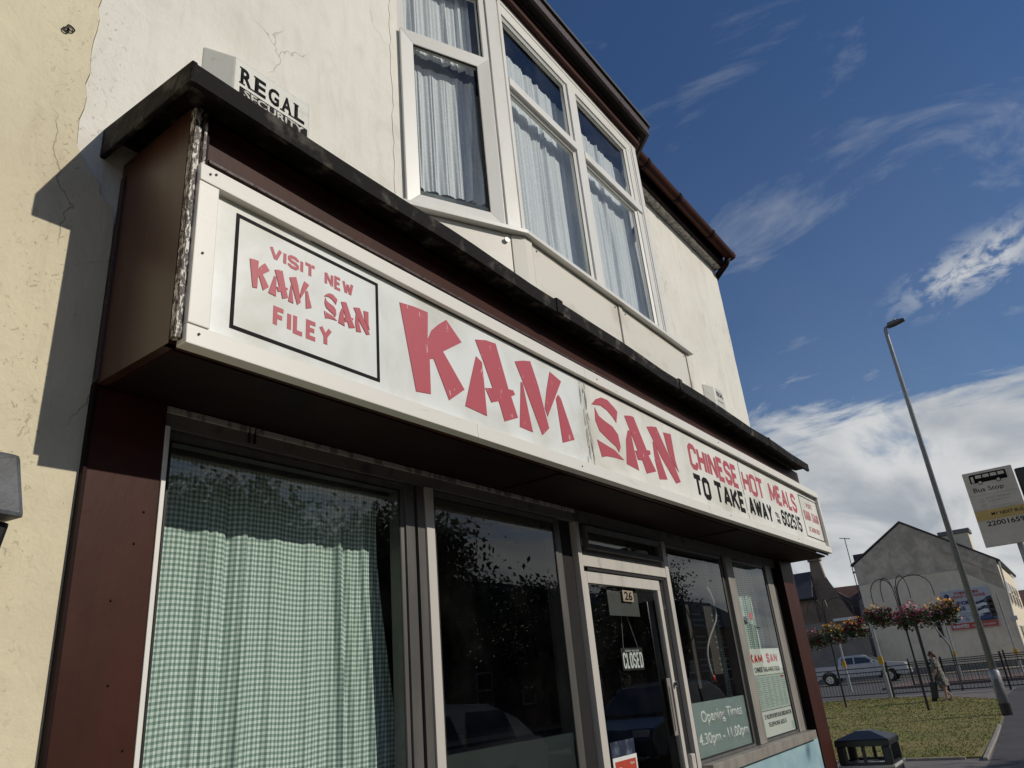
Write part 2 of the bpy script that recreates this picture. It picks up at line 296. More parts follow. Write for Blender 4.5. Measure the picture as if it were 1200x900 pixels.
# ------------------------------------------------------------------ mesh helpers
def wl(o):
    v = Vector((0, 0, 0))
    while o is not None: v += o.location; o = o.parent
    return v
def tag(o, label=None, cat=None, group=None, kind=None):
    for k, v in (('label', label), ('category', cat), ('group', group), ('kind', kind)):
        if v: o[k] = v
    return o
def thing(name, loc, label, cat, group=None):
    o = bpy.data.objects.new(name, None); COL.objects.link(o); o.location = loc; o.empty_display_size = 0.2
    return tag(o, label, cat, group)
class MB:
    def __init__(s): s.v = []; s.f = []
    def box(s, x0, x1, y0, y1, z0, z1):
        n = len(s.v); s.v += [(x, y, z) for x in (x0, x1) for y in (y0, y1) for z in (z0, z1)]
        s.f += [tuple(n+i for i in q) for q in ((0, 1, 3, 2), (4, 6, 7, 5), (0, 4, 5, 1), (2, 3, 7, 6), (0, 2, 6, 4), (1, 5, 7, 3))]; return s
    def prism(s, poly, axis, a, b):
        n = len(s.v); k = len(poly)
        def mk(p, t): return {'y': (p[0], t, p[1]), 'x': (t, p[0], p[1]), 'z': (p[0], p[1], t)}[axis]
        s.v += [mk(p, a) for p in poly]+[mk(p, b) for p in poly]
        s.f += [tuple(range(n, n+k)), tuple(range(n+2*k-1, n+k-1, -1))]+[(n+i, n+(i+1) % k, n+k+(i+1) % k, n+k+i) for i in range(k)]; return s
    def face(s, pts): n = len(s.v); s.v += [tuple(p) for p in pts]; s.f.append(tuple(range(n, n+len(pts)))); return s
    def hexa(s, a, b):
        """two matching 4-point rings joined"""
        n = len(s.v); s.v += [tuple(p) for p in a]+[tuple(p) for p in b]
        s.f += [(n, n+1, n+2, n+3), (n+7, n+6, n+5, n+4)]+[(n+i, n+(i+1) % 4, n+4+(i+1) % 4, n+4+i) for i in range(4)]; return s
    def obox(s, p0, d, L, w_, z0, z1):
        """box along a horizontal direction d from p0, length L, width w_ to the left normal"""
        d = Vector((d[0], d[1], 0)).normalized(); nn = Vector((-d.y, d.x, 0)); p = Vector((p0[0], p0[1], 0))
        q = [p, p+d*L, p+d*L+nn*w_, p+nn*w_]
        return s.hexa([(a.x, a.y, z0) for a in q], [(a.x, a.y, z1) for a in q])
    def tube(s, pts, r, k=8, cap=True):
        pts = [Vector(p) for p in pts]; rs = r if isinstance(r, (list, tuple)) else [r]*len(pts); n0 = len(s.v); up = None
        for i, p in enumerate(pts):
            d = (pts[min(i+1, len(pts)-1)]-pts[max(i-1, 0)]).normalized()
            if up is None: up = d.orthogonal().normalized()
            a = (up-d*up.dot(d)).normalized() if (up-d*up.dot(d)).length > 1e-5 else d.orthogonal().normalized(); up = a; b = d.cross(a)
            s.v += [tuple(p+(a*math.cos(2*math.pi*j/k)+b*math.sin(2*math.pi*j/k))*rs[i]) for j in range(k)]
        for i in range(len(pts)-1):
            for j in range(k): s.f.append((n0+i*k+j, n0+i*k+(j+1) % k, n0+(i+1)*k+(j+1) % k, n0+(i+1)*k+j))
        if cap: s.f += [tuple(n0+j for j in range(k-1, -1, -1)), tuple(n0+(len(pts)-1)*k+j for j in range(k))]
        return s
    def ball(s, c, r, nu=10, nv=6, sq=(1, 1, 1), z0=-1.0):
        n0 = len(s.v)
        for i in range(nv+1):
            th = math.acos(max(-1, min(1, 1-(1-z0)*i/nv)))
            for j in range(nu): s.v.append((c[0]+r*sq[0]*math.sin(th)*math.cos(2*math.pi*j/nu), c[1]+r*sq[1]*math.sin(th)*math.sin(2*math.pi*j/nu), c[2]+r*sq[2]*math.cos(th)))
        for i in range(nv):
            for j in range(nu): s.f.append((n0+i*nu+j, n0+(i+1)*nu+j, n0+(i+1)*nu+(j+1) % nu, n0+i*nu+(j+1) % nu))
        return s
    def build(s, name, mt, parent=None, bevel=0.0, smooth=False, org=None, kind=None, label=None, uv=None):
        o0 = wl(parent) if parent is not None else Vector(org or (0, 0, 0))
        me = bpy.data.meshes.new(name); me.from_pydata([tuple(Vector(p)-o0) for p in s.v], [], s.f)
        bm = bmesh.new(); bm.from_mesh(me); bmesh.ops.recalc_face_normals(bm, faces=bm.faces)
        if bevel:
            es = [e for e in bm.edges if len(e.link_faces) == 2 and e.calc_face_angle(0) > 0.5]
            try: bmesh.ops.bevel(bm, geom=es, offset=bevel, segments=2, profile=0.6, affect='EDGES', clamp_overlap=True)
            except Exception: pass
        bm.to_mesh(me); bm.free()
        me.materials.append(MATS[mt])
        if smooth:
            for p in me.polygons: p.use_smooth = True
        o = bpy.data.objects.new(name, me); COL.objects.link(o)
        if parent is not None: o.parent = parent
        else: o.location = o0
        if kind: o['kind'] = kind
        if label: o['label'] = label
        return o
def box(name, mt, parent, b, bevel=0.0, **k): return MB().box(*b).build(name, mt, parent, bevel, **k)
def copy_tree(o, parent=None):
    c = o.copy(); COL.objects.link(c); c.parent = parent
    for ch in list(o.children): copy_tree(ch, c)
    return c
def text(name, s, mt, parent, O, U, V, w_, h, off=0.0, ext=0.001, spacing=1.0, italic=0.0):
    """built-in font set to an exact width and height on the plane O + U, V"""
    cu = bpy.data.curves.new('t', 'FONT'); cu.body = s; cu.offset = off; cu.resolution_u = 3; cu.space_character = spacing; cu.shear = italic; cu.align_x = 'CENTER'
    t = bpy.data.objects.new('t', cu); me = bpy.data.meshes.new_from_object(t)
    bpy.data.objects.remove(t); bpy.data.curves.remove(cu)
    xs = [v.co.x for v in me.vertices]; ys = [v.co.y for v in me.vertices]; x0, x1, y0, y1 = min(xs), max(xs), min(ys), max(ys)
    O = Vector(O); U = Vector(U).normalized(); V = Vector(V).normalized(); N = U.cross(V); o0 = wl(parent)
    bm = bmesh.new(); bm.from_mesh(me)
    for v in bm.verts: v.co = O+U*((v.co.x-x0)/(x1-x0)*w_)+V*((v.co.y-y0)/(y1-y0)*h)-o0
    r = bmesh.ops.extrude_face_region(bm, geom=list(bm.faces))
    for e in r['geom']:
        if isinstance(e, bmesh.types.BMVert): e.co += N*ext
    bmesh.ops.recalc_face_normals(bm, faces=bm.faces)
    bm.to_mesh(me); bm.free(); me.name = name; me.materials.clear(); me.materials.append(MATS[mt])
    o = bpy.data.objects.new(name, me); COL.objects.link(o); o.parent = parent; return o
def glyphs(name, polys, mt, parent, y0, y1):
    mb = MB()
    for p in polys: mb.prism(p, 'y', y0, y1)
    return mb.build(name, mt, parent)
STR = {
 'C': (1, [[(1, .72), (1, .86), (.75, 1), (.25, 1), (0, .86), (0, .14), (.25, 0), (.75, 0), (1, .14), (1, .28)]]),
 'H': (1, [[(0, 0), (0, 1)], [(1, 0), (1, 1)], [(0, .52), (1, .52)]]), 'I': (0, [[(0, 0), (0, 1)]]), 'N': (1.1, [[(0, 0), (0, 1)], [(0, 1), (1, 0)], [(1, 0), (1, 1)]]),
 'E': (.85, [[(1, 1), (0, 1), (0, 0), (1, 0)], [(0, .52), (.85, .52)]]), 'F': (.85, [[(1, 1), (0, 1), (0, -.04)], [(0, .52), (.85, .52)]]), 'L': (.8, [[(0, 1.04), (0, 0), (1, 0)]]),
 'S': (1, [[(1, .76), (1, .86), (.75, 1), (.25, 1), (0, .86), (0, .66), (.2, .55), (.8, .45), (1, .34), (1, .14), (.75, 0), (.25, 0), (0, .14), (0, .24)]]),
 'O': (1, [[(.5, 1), (.75, 1), (1, .86), (1, .14), (.75, 0), (.25, 0), (0, .14), (0, .86), (.25, 1), (.5, 1)]]), '0': (1, [[(.5, 1), (.75, 1), (1, .86), (1, .14), (.75, 0), (.25, 0), (0, .14), (0, .86), (.25, 1), (.5, 1)]]),
 'T': (1, [[(-.1, 1), (1.1, 1)], [(.5, .97), (.5, -.04)]]), 'M': (1.5, [[(0, -.04), (0, 1)], [(0, 1), (.5, .15)], [(.5, .15), (1, 1)], [(1, 1), (1, -.04)]]), 'A': (1.15, [[(0, -.02), (.5, 1)], [(.5, 1), (1, -.02)], [(.2, .30), (.8, .30)]]),
 'K': (1.05, [[(0, -.04), (0, 1.04)], [(1, 1.03), (.1, .42)], [(.36, .62), (1.02, -.03)]]), 'W': (1.6, [[(0, 1.02), (.25, 0)], [(.25, 0), (.5, .85)], [(.5, .85), (.75, 0)], [(.75, 0), (1, 1.02)]]), 'Y': (1.1, [[(0, 1.02), (.5, .48)], [(1, 1.02), (.5, .48)], [(.5, .55), (.5, -.04)]]),
 'V': (1.1, [[(0, 1.02), (.5, 0)], [(.5, 0), (1, 1.02)]]), 'D': (1, [[(0, 0), (0, 1), (.7, 1), (1, .82), (1, .18), (.7, 0), (0, 0)]]), 'R': (1, [[(0, -.04), (0, 1), (.8, 1), (1, .86), (1, .60), (.8, .5), (0, .5)], [(.5, .5), (1, -.04)]]), 'B': (1, [[(0, 0), (0, 1), (.75, 1), (1, .86), (1, .62), (.8, .52), (1, .4), (1, .14), (.75, 0), (0, 0)]]),
 '6': (1, [[(1, .76), (1, .86), (.75, 1), (.25, 1), (0, .86), (0, .14), (.25, 0), (.75, 0), (1, .14), (1, .40), (.75, .54), (.05, .54)]]), '2': (1, [[(0, .74), (0, .86), (.25, 1), (.75, 1), (1, .86), (1, .62), (.1, .14), (0, 0), (1.05, 0)]]), '5': (1, [[(1, 1), (.05, 1), (.05, .56), (.75, .56), (1, .42), (1, .14), (.75, 0), (.25, 0), (0, .14), (0, .24)]]), '1': (.5, [[(0, .80), (.8, 1.03), (.8, -.04)]]), ' ': (.8, []), '-': (.5, [[(0, .5), (1, .5)]])}
def ribbon(pts, w_):
    """mitred strip of constant width along a polyline, as quads"""
    P_ = [Vector(p) for p in pts]; closed = (P_[0]-P_[-1]).length < 1e-6 and len(P_) > 3; n = len(P_); L_, R_ = [], []
    for i, p in enumerate(P_):
        a = P_[i-1] if i > 0 else (P_[-2] if closed else None); b = P_[i+1] if i < n-1 else (P_[1] if closed else None)
        da = (p-a).normalized() if a is not None else None; db = (b-p).normalized() if b is not None else None
        if da is None: nn = Vector((-db.y, db.x)); k_ = 1
        elif db is None: nn = Vector((-da.y, da.x)); k_ = 1
        else:
            n1 = Vector((-da.y, da.x)); n2 = Vector((-db.y, db.x)); nn = (n1+n2).normalized(); k_ = min(1/max(.35, nn.dot(n1)), 1.8)
        L_.append(p+nn*w_/2*k_); R_.append(p-nn*w_/2*k_)
    return [(L_[i], L_[i+1], R_[i+1], R_[i]) for i in range(n-1)]
def strokes(name, s, mt, parent, x0, x1, z0, z1, y, wd, gap=1.7):
    """block capitals drawn as painted strokes, every letter its own piece; wd = stroke width"""
    iw = [STR[c][0] for c in s]; fixed = len(s)*wd+(len(s)-1)*wd*(gap-1); unit = (x1-x0-fixed)/sum(iw); x = x0; h = z1-z0-wd
    for c, q in zip(s, iw):
        cw = q*unit; mb = MB(); d = 0.0
        for pl in STR[c][1]:
            pts = [(x+wd/2+(px_*cw if q else 0), z0+wd/2+pz_*h) for px_, pz_ in pl]
            for quad in ribbon(pts, wd):
                n = len(mb.v); mb.v += [(v.x, y-d, v.y) for v in quad]; mb.f.append((n, n+1, n+2, n+3))
            d += 0.00025
        if mb.v:
            # give the paint film its thickness
            n = len(mb.v); mb.v += [(a, y+0.0004, b) for a, _, b in mb.v[:n]]
            for f in list(mb.f): mb.f += [(f[j], f[(j+1) % 4], f[(j+1) % 4]+n, f[j]+n) for j in range(4)]
            mb.build(name, mt, parent)
        x += cw+wd*gap
def struct(name, mt, mb, **k):
    o = mb.build(name, mt, None, **k); o['kind'] = 'structure'; return o
#SPLIT

# ================================================================== the ground
struct('ground', 'earth', MB().box(-900, 2500, -1500, 1500, -0.60, -0.03))
struct('pavement', 'pavement', MB().prism([(-12, -1.6), (66, -1.6), (66, 20), (13.2, 20), (13.2, 9), (8.2, 9), (8.2, 2.2), (-12, 2.2)], 'z', -0.02, 0.0))
mat('bounce_paving', (0.42, 0.345, 0.24), 0.9, (0.34, 0.28, 0.20), 2.5, bump=0.4, bsc=90)
fore = struct('bounce_forecourt', 'bounce_paving', MB().box(-12, 8.15, -1.58, 2.14, -0.06, 0.004))  # pale paving out of view, added to bounce warm light onto the walls
for i in range(22):
    for j in range(6): MB().box(-5.0+i*.6, -4.408+i*.6, -1.55+j*.6, -.958+j*.6, 0.0, 0.012+.002*rnd.random()).build('bounce_paving_stone', 'bounce_paving', fore)
struct('road', 'asphalt', MB().box(-60, 120, -8.6, -1.75, -0.12, -0.024+0.0))
struct('crossing_road', 'asphalt', MB().box(35.9, 62.6, -1.59, 60, -0.1, 0.006))
struct('far_pavement', 'bounce_paving', MB().box(62.6, 66, -1.59, 60, -0.1, 0.10))
struct('traffic_island', 'block_paving', MB().box(42.5, 50.0, -1.5, 8.6, -0.1, 0.11))
struct('opposite_pavement', 'pavement', MB().box(-60, 120, -12.6, -8.6, -0.1, 0.05))
struct('kerb', 'concrete', MB().box(-12, 66, -1.75, -1.6, -0.12, 0.004))
verge_pts = [(13.9, 1.70), (17, 1.76), (19.4, 1.85), (21.6, 1.98), (25, 2.12), (28.5, 2.62), (31.0, 3.9), (33.2, 5.6), (34.4, 7.4), (34.4, 10.5), (32, 15.5), (14.3, 15.5)]
verge = struct('grass_verge', 'turf', MB().prism(verge_pts, 'z', -0.01, 0.025))
struct('path', 'path', MB().prism([(8.2, -1.55), (36, -1.55), (36, 2.5), (29, 2.5), (21.3, 1.9), (13.6, 1.55), (8.2, 1.55)], 'z', -0.015, 0.005))
# edging stones along the right-hand side of the grass
ed = [(13.6, 1.60), (15.0, 1.66), (16.4, 1.71), (17.8, 1.77), (19.2, 1.84)]
for a, b in zip(ed[:-1], ed[1:]):
    for k in range(2):
        p = Vector(a).lerp(Vector(b), k/2); q = Vector(a).lerp(Vector(b), (k+1)/2-0.012)
        o = MB().hexa([(p.x, p.y-0.01, -0.05), (q.x, q.y-0.01, -0.05), (q.x, q.y+0.05, -0.05), (p.x, p.y+0.05, -0.05)], [(p.x, p.y-0.01, 0.04), (q.x, q.y-0.01, 0.04), (q.x, q.y+0.05, 0.04), (p.x, p.y+0.05, 0.04)]).build('edging_stone', 'concrete', verge, 0.006)
for i in range(13):
    y = 1.9+i*0.92
    MB().box(13.78, 13.84, y, y+0.90, -0.05, 0.035).build('edging_stone', 'concrete', verge, 0.006)
mat('tarmac_patch', (0.062, 0.058, 0.058), 0.92, (0.05, 0.047, 0.047), 3, bump=0.5, bsc=160)
for a, b, c, d in ((9.4, 11.2, -.9, -.1), (15.2, 17.8, .1, 1.2), (23.5, 24.6, -1.2, 1.5), (19.3, 19.9, -1.4, 1.3)):
    struct('tarmac_patch', 'tarmac_patch', MB().prism([(a, c), (b, c+.05), (b+.06, d), (a+.04, d-.04)], 'z', -.005, 0.009))
# grass: short blades in tufts
def inside(x, y, P_):
    c = False
    for i in range(len(P_)):
        x1, y1 = P_[i]; x2, y2 = P_[i-1]
        if (y1 > y) != (y2 > y) and x < (x2-x1)*(y-y1)/(y2-y1)+x1: c = not c
    return c
mb = MB()
for i in range(42000):
    x = 14+20.3*rnd.random()**1.5; y = 1.8+12*rnd.random()**1.1
    if not inside(x, y, verge_pts): continue
    s_ = 0.012*(x/14); h_ = rnd.uniform(0.008, 0.028)*(0.7+x/45); a = rnd.random()*6.28; lx, ly = rnd.uniform(-.03, .03), rnd.uniform(-.03, .03)
    n = len(mb.v); mb.v += [(x-s_*math.cos(a), y-s_*math.sin(a), 0.02), (x+s_*math.cos(a), y+s_*math.sin(a), 0.02), (x+lx, y+ly, 0.024+h_)]; mb.f.append((n, n+1, n+2))
me = bpy.data.meshes.new('grass'); me.from_pydata(mb.v, [], mb.f); me.materials.append(MATS['grass_blade'])
go = bpy.data.objects.new('grass', me); COL.objects.link(go)
tag(go, 'short dry mown grass on the verge beyond the shop', 'grass', kind='stuff')

# ================================================================== the takeaway building
W = 2.25
def jag(x, z0, z1, n, amp, seed):
    r = random.Random(seed); return [(x+r.uniform(-amp, amp), z0+(z1-z0)*i/n) for i in range(n+1)]
B = thing('takeaway_building', (4.5, W, 0), 'white rendered takeaway with first floor bay window and dark brown shopfront', 'building')
seam = jag(0.835, 0, 6.9, 130, 0.006, 3)
sj = [(0.990, 3.10), (0.975, 3.16), (0.93, 3.19), (0.925, 3.23), (0.88, 3.27)]
poly = [(1.0, 2.9), (0.998, 3.08)]+[(a+.003, b+.003) for a, b in sj]+[(x+0.004, z) for x, z in seam if 3.30 <= z <= 6.05]+[(0.839, 6.05), (2.47, 6.05), (2.47, 3.45), (5.49, 3.45), (5.49, 6.05), (7.92, 6.05)]+list(reversed(jag(7.93, 2.6, 5.95, 26, 0.006, 9)))+[(7.93, 2.48), (1.02, 2.48), (1.02, 2.9)]
MB().prism(poly, 'y', W, 2.5).build('wall', 'white_render', B)
MB().prism([(2.385, 3.45)]+jag(2.392, 3.46, 6.03, 40, 0.008, 21)+[(2.457, 6.03), (2.457, 3.45)], 'y', 2.2465, 2.2495).build('reveal_patch', 'white_render', B)
MB().box(7.70, 7.93, 2.503, 9.0, 0, 6.05).build('side_wall', 'white_render', B)
MB().box(0.80, 7.93, 9.0, 9.2, 0, 6.05).build('rear_wall', 'white_render', B)
# main roof with slates, gutter and eaves
roof = MB().prism([(2.06, 6.16), (5.8, 9.2), (9.4, 6.2), (9.4, 6.1), (5.8, 9.08), (2.06, 6.08)], 'x', 0.84, 7.99).build('roof', 'slate', B)
MB().box(0.84, 5.9, 2.52, 2.6, 5.9, 6.3).build('wall_plate', 'brown_matt', B)
sl = None
for i in range(24):
    x = 0.85+i*0.297
    if sl is None:
        sl = MB().hexa([(x, 2.03, 6.165), (x+0.285, 2.03, 6.165), (x+0.285, 2.40, 6.465), (x, 2.40, 6.465)], [(x, 2.03, 6.175), (x+0.285, 2.03, 6.175), (x+0.285, 2.40, 6.475), (x, 2.40, 6.475)]).build('slate', 'slate', roof)
    else:
        c = sl.copy(); COL.objects.link(c); c.parent = roof; c.location = (i*0.297, rnd.uniform(-.006, .006), rnd.uniform(0, .004))
gut = MB()
k = 9; ring_o = [(2.04+0.062*math.cos(math.pi+math.pi*j/k), 6.10+0.062*math.sin(math.pi+math.pi*j/k)) for j in range(k+1)]; ring_i = [(2.04+0.054*math.cos(math.pi+math.pi*j/k), 6.10+0.054*math.sin(math.pi+math.pi*j/k)) for j in range(k, -1, -1)]
g_ = MB().prism(ring_o+ring_i, 'x', 5.3, 7.94).build('gutter', 'brown_gloss', B)
for x in (5.62, 6.35, 7.25): MB().prism([(2.04+0.070*math.cos(math.pi+math.pi*j/k), 6.10+0.070*math.sin(math.pi+math.pi*j/k)) for j in range(k+1)]+[(2.04+0.063*math.cos(math.pi+math.pi*j/k), 6.10+0.063*math.sin(math.pi+math.pi*j/k)) for j in range(k, -1, -1)], 'x', x, x+0.05).build('gutter_joint', 'brown_matt', g_)
MB().ball((7.95, 2.04, 6.10), 0.066, 10, 6, (0.6, 1, 1)).build('gutter_end', 'brown_gloss', g_, smooth=True)
MB().tube([(7.88, 2.05, 6.06), (7.90, 2.10, 5.99), (7.93, 2.2, 5.93), (8.0, 2.34, 5.86)], 0.036, 10).build('downpipe', 'brown_matt', g_, smooth=True)
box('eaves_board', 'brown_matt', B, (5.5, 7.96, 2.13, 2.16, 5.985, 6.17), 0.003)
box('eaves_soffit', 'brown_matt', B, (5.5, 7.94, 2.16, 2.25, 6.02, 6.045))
MB().prism([(2.163, 5.97), (2.249, 5.97), (2.249, 6.018), (2.163, 6.018)], 'x', 5.5, 7.92).build('mortar_bed', 'seam_peel', B)
# upper room behind the bay
rm = MB(); rm.box(2.0, 6.0, 5.0, 5.06, 3.45, 6.1).box(1.94, 2.0, 2.5, 5.0, 3.45, 6.1).box(6.0, 6.06, 2.5, 5.0, 3.45, 6.1).box(2.0, 6.0, 2.5, 5.0, 3.40, 3.45).box(2.0, 6.0, 2.503, 5.0, 6.05, 6.1)
rm.build('upstairs_room', 'room', B)

# ---- bay window
BAY = [Vector((2.46, 2.25)), Vector((3.13, 1.94)), Vector((5.20, 1.94)), Vector((5.50, 2.25))]
def chain(d):
    """bay outline pushed outward by d, its ends kept on the wall"""
    segs = []
    for a, b in zip(BAY[:-1], BAY[1:]):
        t = (b-a).normalized(); n = Vector((t.y, -t.x)); segs.append((a+n*d, t))
    def x(p, t, q, u): 
        k_ = ((q-p).x*u.y-(q-p).y*u.x)/(t.x*u.y-t.y*u.x); return p+t*k_
    return [x(*segs[0], Vector((0, 2.25)), Vector((1, 0))), x(*segs[0], *segs[1]), x(*segs[1], *segs[2]), x(*segs[2], Vector((0, 2.25)), Vector((1, 0)))]
def band(d0, d1, z0, z1, mb=None):
    mb = mb or MB(); a = chain(d1); b = chain(d0)
    for i in range(3): mb.hexa([(a[i].x, a[i].y, z0), (a[i+1].x, a[i+1].y, z0), (b[i+1].x, b[i+1].y, z0), (b[i].x, b[i].y, z0)], [(a[i].x, a[i].y, z1), (a[i+1].x, a[i+1].y, z1), (b[i+1].x, b[i+1].y, z1), (b[i].x, b[i].y, z1)])
    return mb
BW = band(-0.03, 0.004, 5.895, 5.96).build('bay_window', 'upvc', B)
band(0.005, 0.045, 5.945, 6.035).build('bay_fascia', 'brown_gloss', BW)
band(0.050, 0.060, 6.015, 6.035).build('bay_bead', 'brown_peeling', BW)
band(-0.2, 0.115, 6.04, 6.052).build('bay_shadow_soffit', 'void', BW)  # near-black, the shadow under the eaves put into its colour
band(0.115, 0.14, 6.035, 6.125).build('bay_eaves_board', 'brown_peeling', BW)
band(-0.6, 0.16, 6.126, 6.15).build('bay_roof', 'slate', BW)
class Pl:
    """a vertical wall plane: s along it, n outward, z up"""
    def __init__(s, O, D): s.O = Vector(O); s.D = Vector(D).normalized(); s.N = Vector((s.D.y, -s.D.x))
    def p(s, a, n, z): q = s.O+s.D*a+s.N*n; return (q.x, q.y, z)
    def box(s, mb, s0, s1, n0, n1, z0, z1):
        return mb.hexa([s.p(s0, n0, z0), s.p(s1, n0, z0), s.p(s1, n1, z0), s.p(s0, n1, z0)], [s.p(s0, n0, z1), s.p(s1, n0, z1), s.p(s1, n1, z1), s.p(s0, n1, z1)])
    def ring(s, mb, s0, s1, z0, z1, wd, n0, n1, wz=None, slope=0.0):
        """mitred frame, its face falling inward by slope"""
        wz = wz or wd; o_ = [(s0, z0), (s1, z0), (s1, z1), (s0, z1)]; i_ = [(s0+wd, z0+wz), (s1-wd, z0+wz), (s1-wd, z1-wz), (s0+wd, z1-wz)]; g = 0.0006
        for k_ in range(4):
            a, b, c, d = o_[k_], o_[(k_+1) % 4], i_[(k_+1) % 4], i_[k_]
            mb.hexa([s.p(a[0], n0, a[1]), s.p(b[0], n0, b[1]), s.p(c[0], n0, c[1]), s.p(d[0], n0, d[1])], [s.p(a[0], n1, a[1]), s.p(b[0], n1, b[1]), s.p(c[0], n1-slope, c[1]), s.p(d[0], n1-slope, d[1])])
        return mb
F = Pl((0, 1.94), (1, 0)); C = Pl(BAY[0], BAY[1]-BAY[0]); CR = Pl(BAY[2], BAY[3]-BAY[2])
LC = (BAY[1]-BAY[0]).length; LR = (BAY[3]-BAY[2]).length
def bpart(name, mt, fn, par=BW, bevel=0.0015): mb = MB(); fn(mb); return mb.build(name, mt, par, bevel)
bpart('corner_post', 'upvc', lambda m_: (C.box(m_, 0.640, LC-0.012, -0.06, 0.012, 3.99, 5.893), F.box(m_, 3.135, 3.165, -0.06, 0.004, 3.99, 5.893)))
bpart('corner_post', 'upvc', lambda m_: (F.box(m_, 5.085, 5.195, -0.06, 0.004, 3.99, 5.893), CR.box(m_, 0.01, 0.06, -0.06, 0.004, 3.99, 5.893)))
bpart('frame_bead', 'upvc', lambda m_: F.box(m_, 5.105, 5.125, 0.004, 0.012, 3.99, 5.89))
# front frame: head, transom, bottom rail, mullion
bpart('window_frame', 'upvc', lambda m_: (F.box(m_, 3.165, 5.085, -0.06, 0.0, 5.80, 5.893), F.box(m_, 3.165, 5.085, -0.06, 0.0, 3.985, 4.03), F.box(m_, 4.015, 4.13, -0.06, 0.006, 4.03, 5.80), F.box(m_, 3.167, 4.013, -0.058, 0.012, 5.148, 5.215), F.box(m_, 4.132, 5.083, -0.058, 0.012, 5.148, 5.215), F.box(m_, 5.0, 5.083, -0.058, -0.001, 4.03, 5.147), F.box(m_, 5.0, 5.083, -0.058, -0.001, 5.216, 5.80)))
for a, b, c, d in ((3.168, 4.012, 5.218, 5.798), (4.133, 4.998, 5.218, 5.798), (3.168, 4.012, 4.032, 5.146), (4.133, 4.998, 4.032, 5.146)):
    bpart('glazing_bead', 'upvc', lambda m_: F.ring(m_, a, b, c, d, 0.022, -0.05, -0.008, slope=0.014), bevel=0)
    bpart('pane', 'house_glass', lambda m_: F.box(m_, a+0.015, b-0.015, -0.032, -0.026, c+0.015, d-0.015), bevel=0)
    bpart('pane_gasket', 'rubber', lambda m_: F.ring(m_, a+0.018, b-0.018, c+0.018, d-0.018, 0.008, -0.0255, -0.021), bevel=0)
# left canted side: fixed light over an opening casement
bpart('window_frame', 'upvc', lambda m_: (C.ring(m_, 0.0, 0.638, 3.985, 5.893, 0.045, -0.06, 0.0), C.box(m_, 0.045, 0.593, -0.058, -0.002, 5.225, 5.30)))
bpart('casement', 'upvc', lambda m_: C.ring(m_, 0.006, 0.612, 3.975, 5.262, 0.085, 0.0015, 0.030, slope=0.012), bevel=0.003)
bpart('pane', 'house_glass', lambda m_: C.box(m_, 0.08, 0.535, -0.012, -0.006, 4.05, 5.19), bevel=0)
bpart('pane_gasket', 'rubber', lambda m_: C.ring(m_, 0.088, 0.530, 4.057, 5.181, 0.006, 0.0, 0.012), bevel=0)
bpart('pane', 'house_glass', lambda m_: C.box(m_, 0.04, 0.60, -0.032, -0.026, 5.29, 5.86), bevel=0)
bpart('pane_gasket', 'rubber', lambda m_: C.ring(m_, 0.045, 0.593, 5.30, 5.848, 0.007, -0.025, -0.018), bevel=0)
# right canted side
bpart('window_frame', 'upvc', lambda m_: (CR.ring(m_, 0.062, LR, 3.985, 5.893, 0.05, -0.06, 0.0), CR.box(m_, 0.112, LR-0.05, -0.058, -0.002, 5.148, 5.215)))
bpart('pane', 'house_glass', lambda m_: CR.box(m_, 0.1, LR-0.04, -0.032, -0.026, 4.03, 5.86), bevel=0)
# sill and the apron of flat panels
sill = MB(); c0 = chain(0.0); c1 = chain(0.045)
pts_o = [(c1[0].x, 2.249), (c1[1].x, c1[1].y), (5.53, c1[1].y), (5.53, 2.249)]
sill.prism([(c1[0].x, 2.249), (c1[1].x, c1[1].y), (5.53, c1[1].y), (5.53, 2.249)], 'z', 3.955, 3.983); sill.build('window_sill', 'upvc', BW, 0.003)
bpart('apron_board', 'seam_peel', lambda m_: m_.prism([(2.47, 2.30), (3.135, 1.965), (5.49, 1.965), (5.49, 2.30)], 'z', 3.45, 3.954))
CA = Pl((2.46, 2.25), BAY[1]-BAY[0])
bpart('apron_panel', 'apron_panel', lambda m_: CA.box(m_, 0.02, 0.652, -0.018, 0.0, 3.44, 3.95), bevel=0.002)
bpart('corner_strip', 'apron_panel', lambda m_: m_.prism([(3.055, 1.972), (3.132, 1.928), (3.20, 1.925), (3.20, 1.955), (3.07, 1.99)], 'z', 3.46, 3.952), bevel=0.004)
bpart('apron_panel', 'apron_panel', lambda m_: m_.box(3.222, 4.272, 1.938, 1.962, 3.44, 3.95))
bpart('cover_strip', 'apron_panel', lambda m_: m_.box(4.285, 4.335, 1.930, 1.937+.02, 3.44, 3.95))
bpart('apron_panel', 'apron_panel', lambda m_: m_.box(4.348, 5.44, 1.938, 1.962, 3.44, 3.95))
bpart('cover_strip', 'apron_panel', lambda m_: m_.box(5.452, 5.50, 1.932, 2.24, 3.44, 3.95))
for x in (3.26, 4.235, 4.385, 5.41): MB().tube([(x, 1.939, 3.915), (x, 1.934, 3.915)], 0.006, 8).build('screw', 'rubber', BW)
q = CA.p(0.62, 0.0, 3.90); MB().tube([(q[0]-.004, q[1]-.008, 3.90), (q[0]-.006, q[1]-.014, 3.90)], 0.016, 12).build('screw_cap', 'grey_plastic', BW)

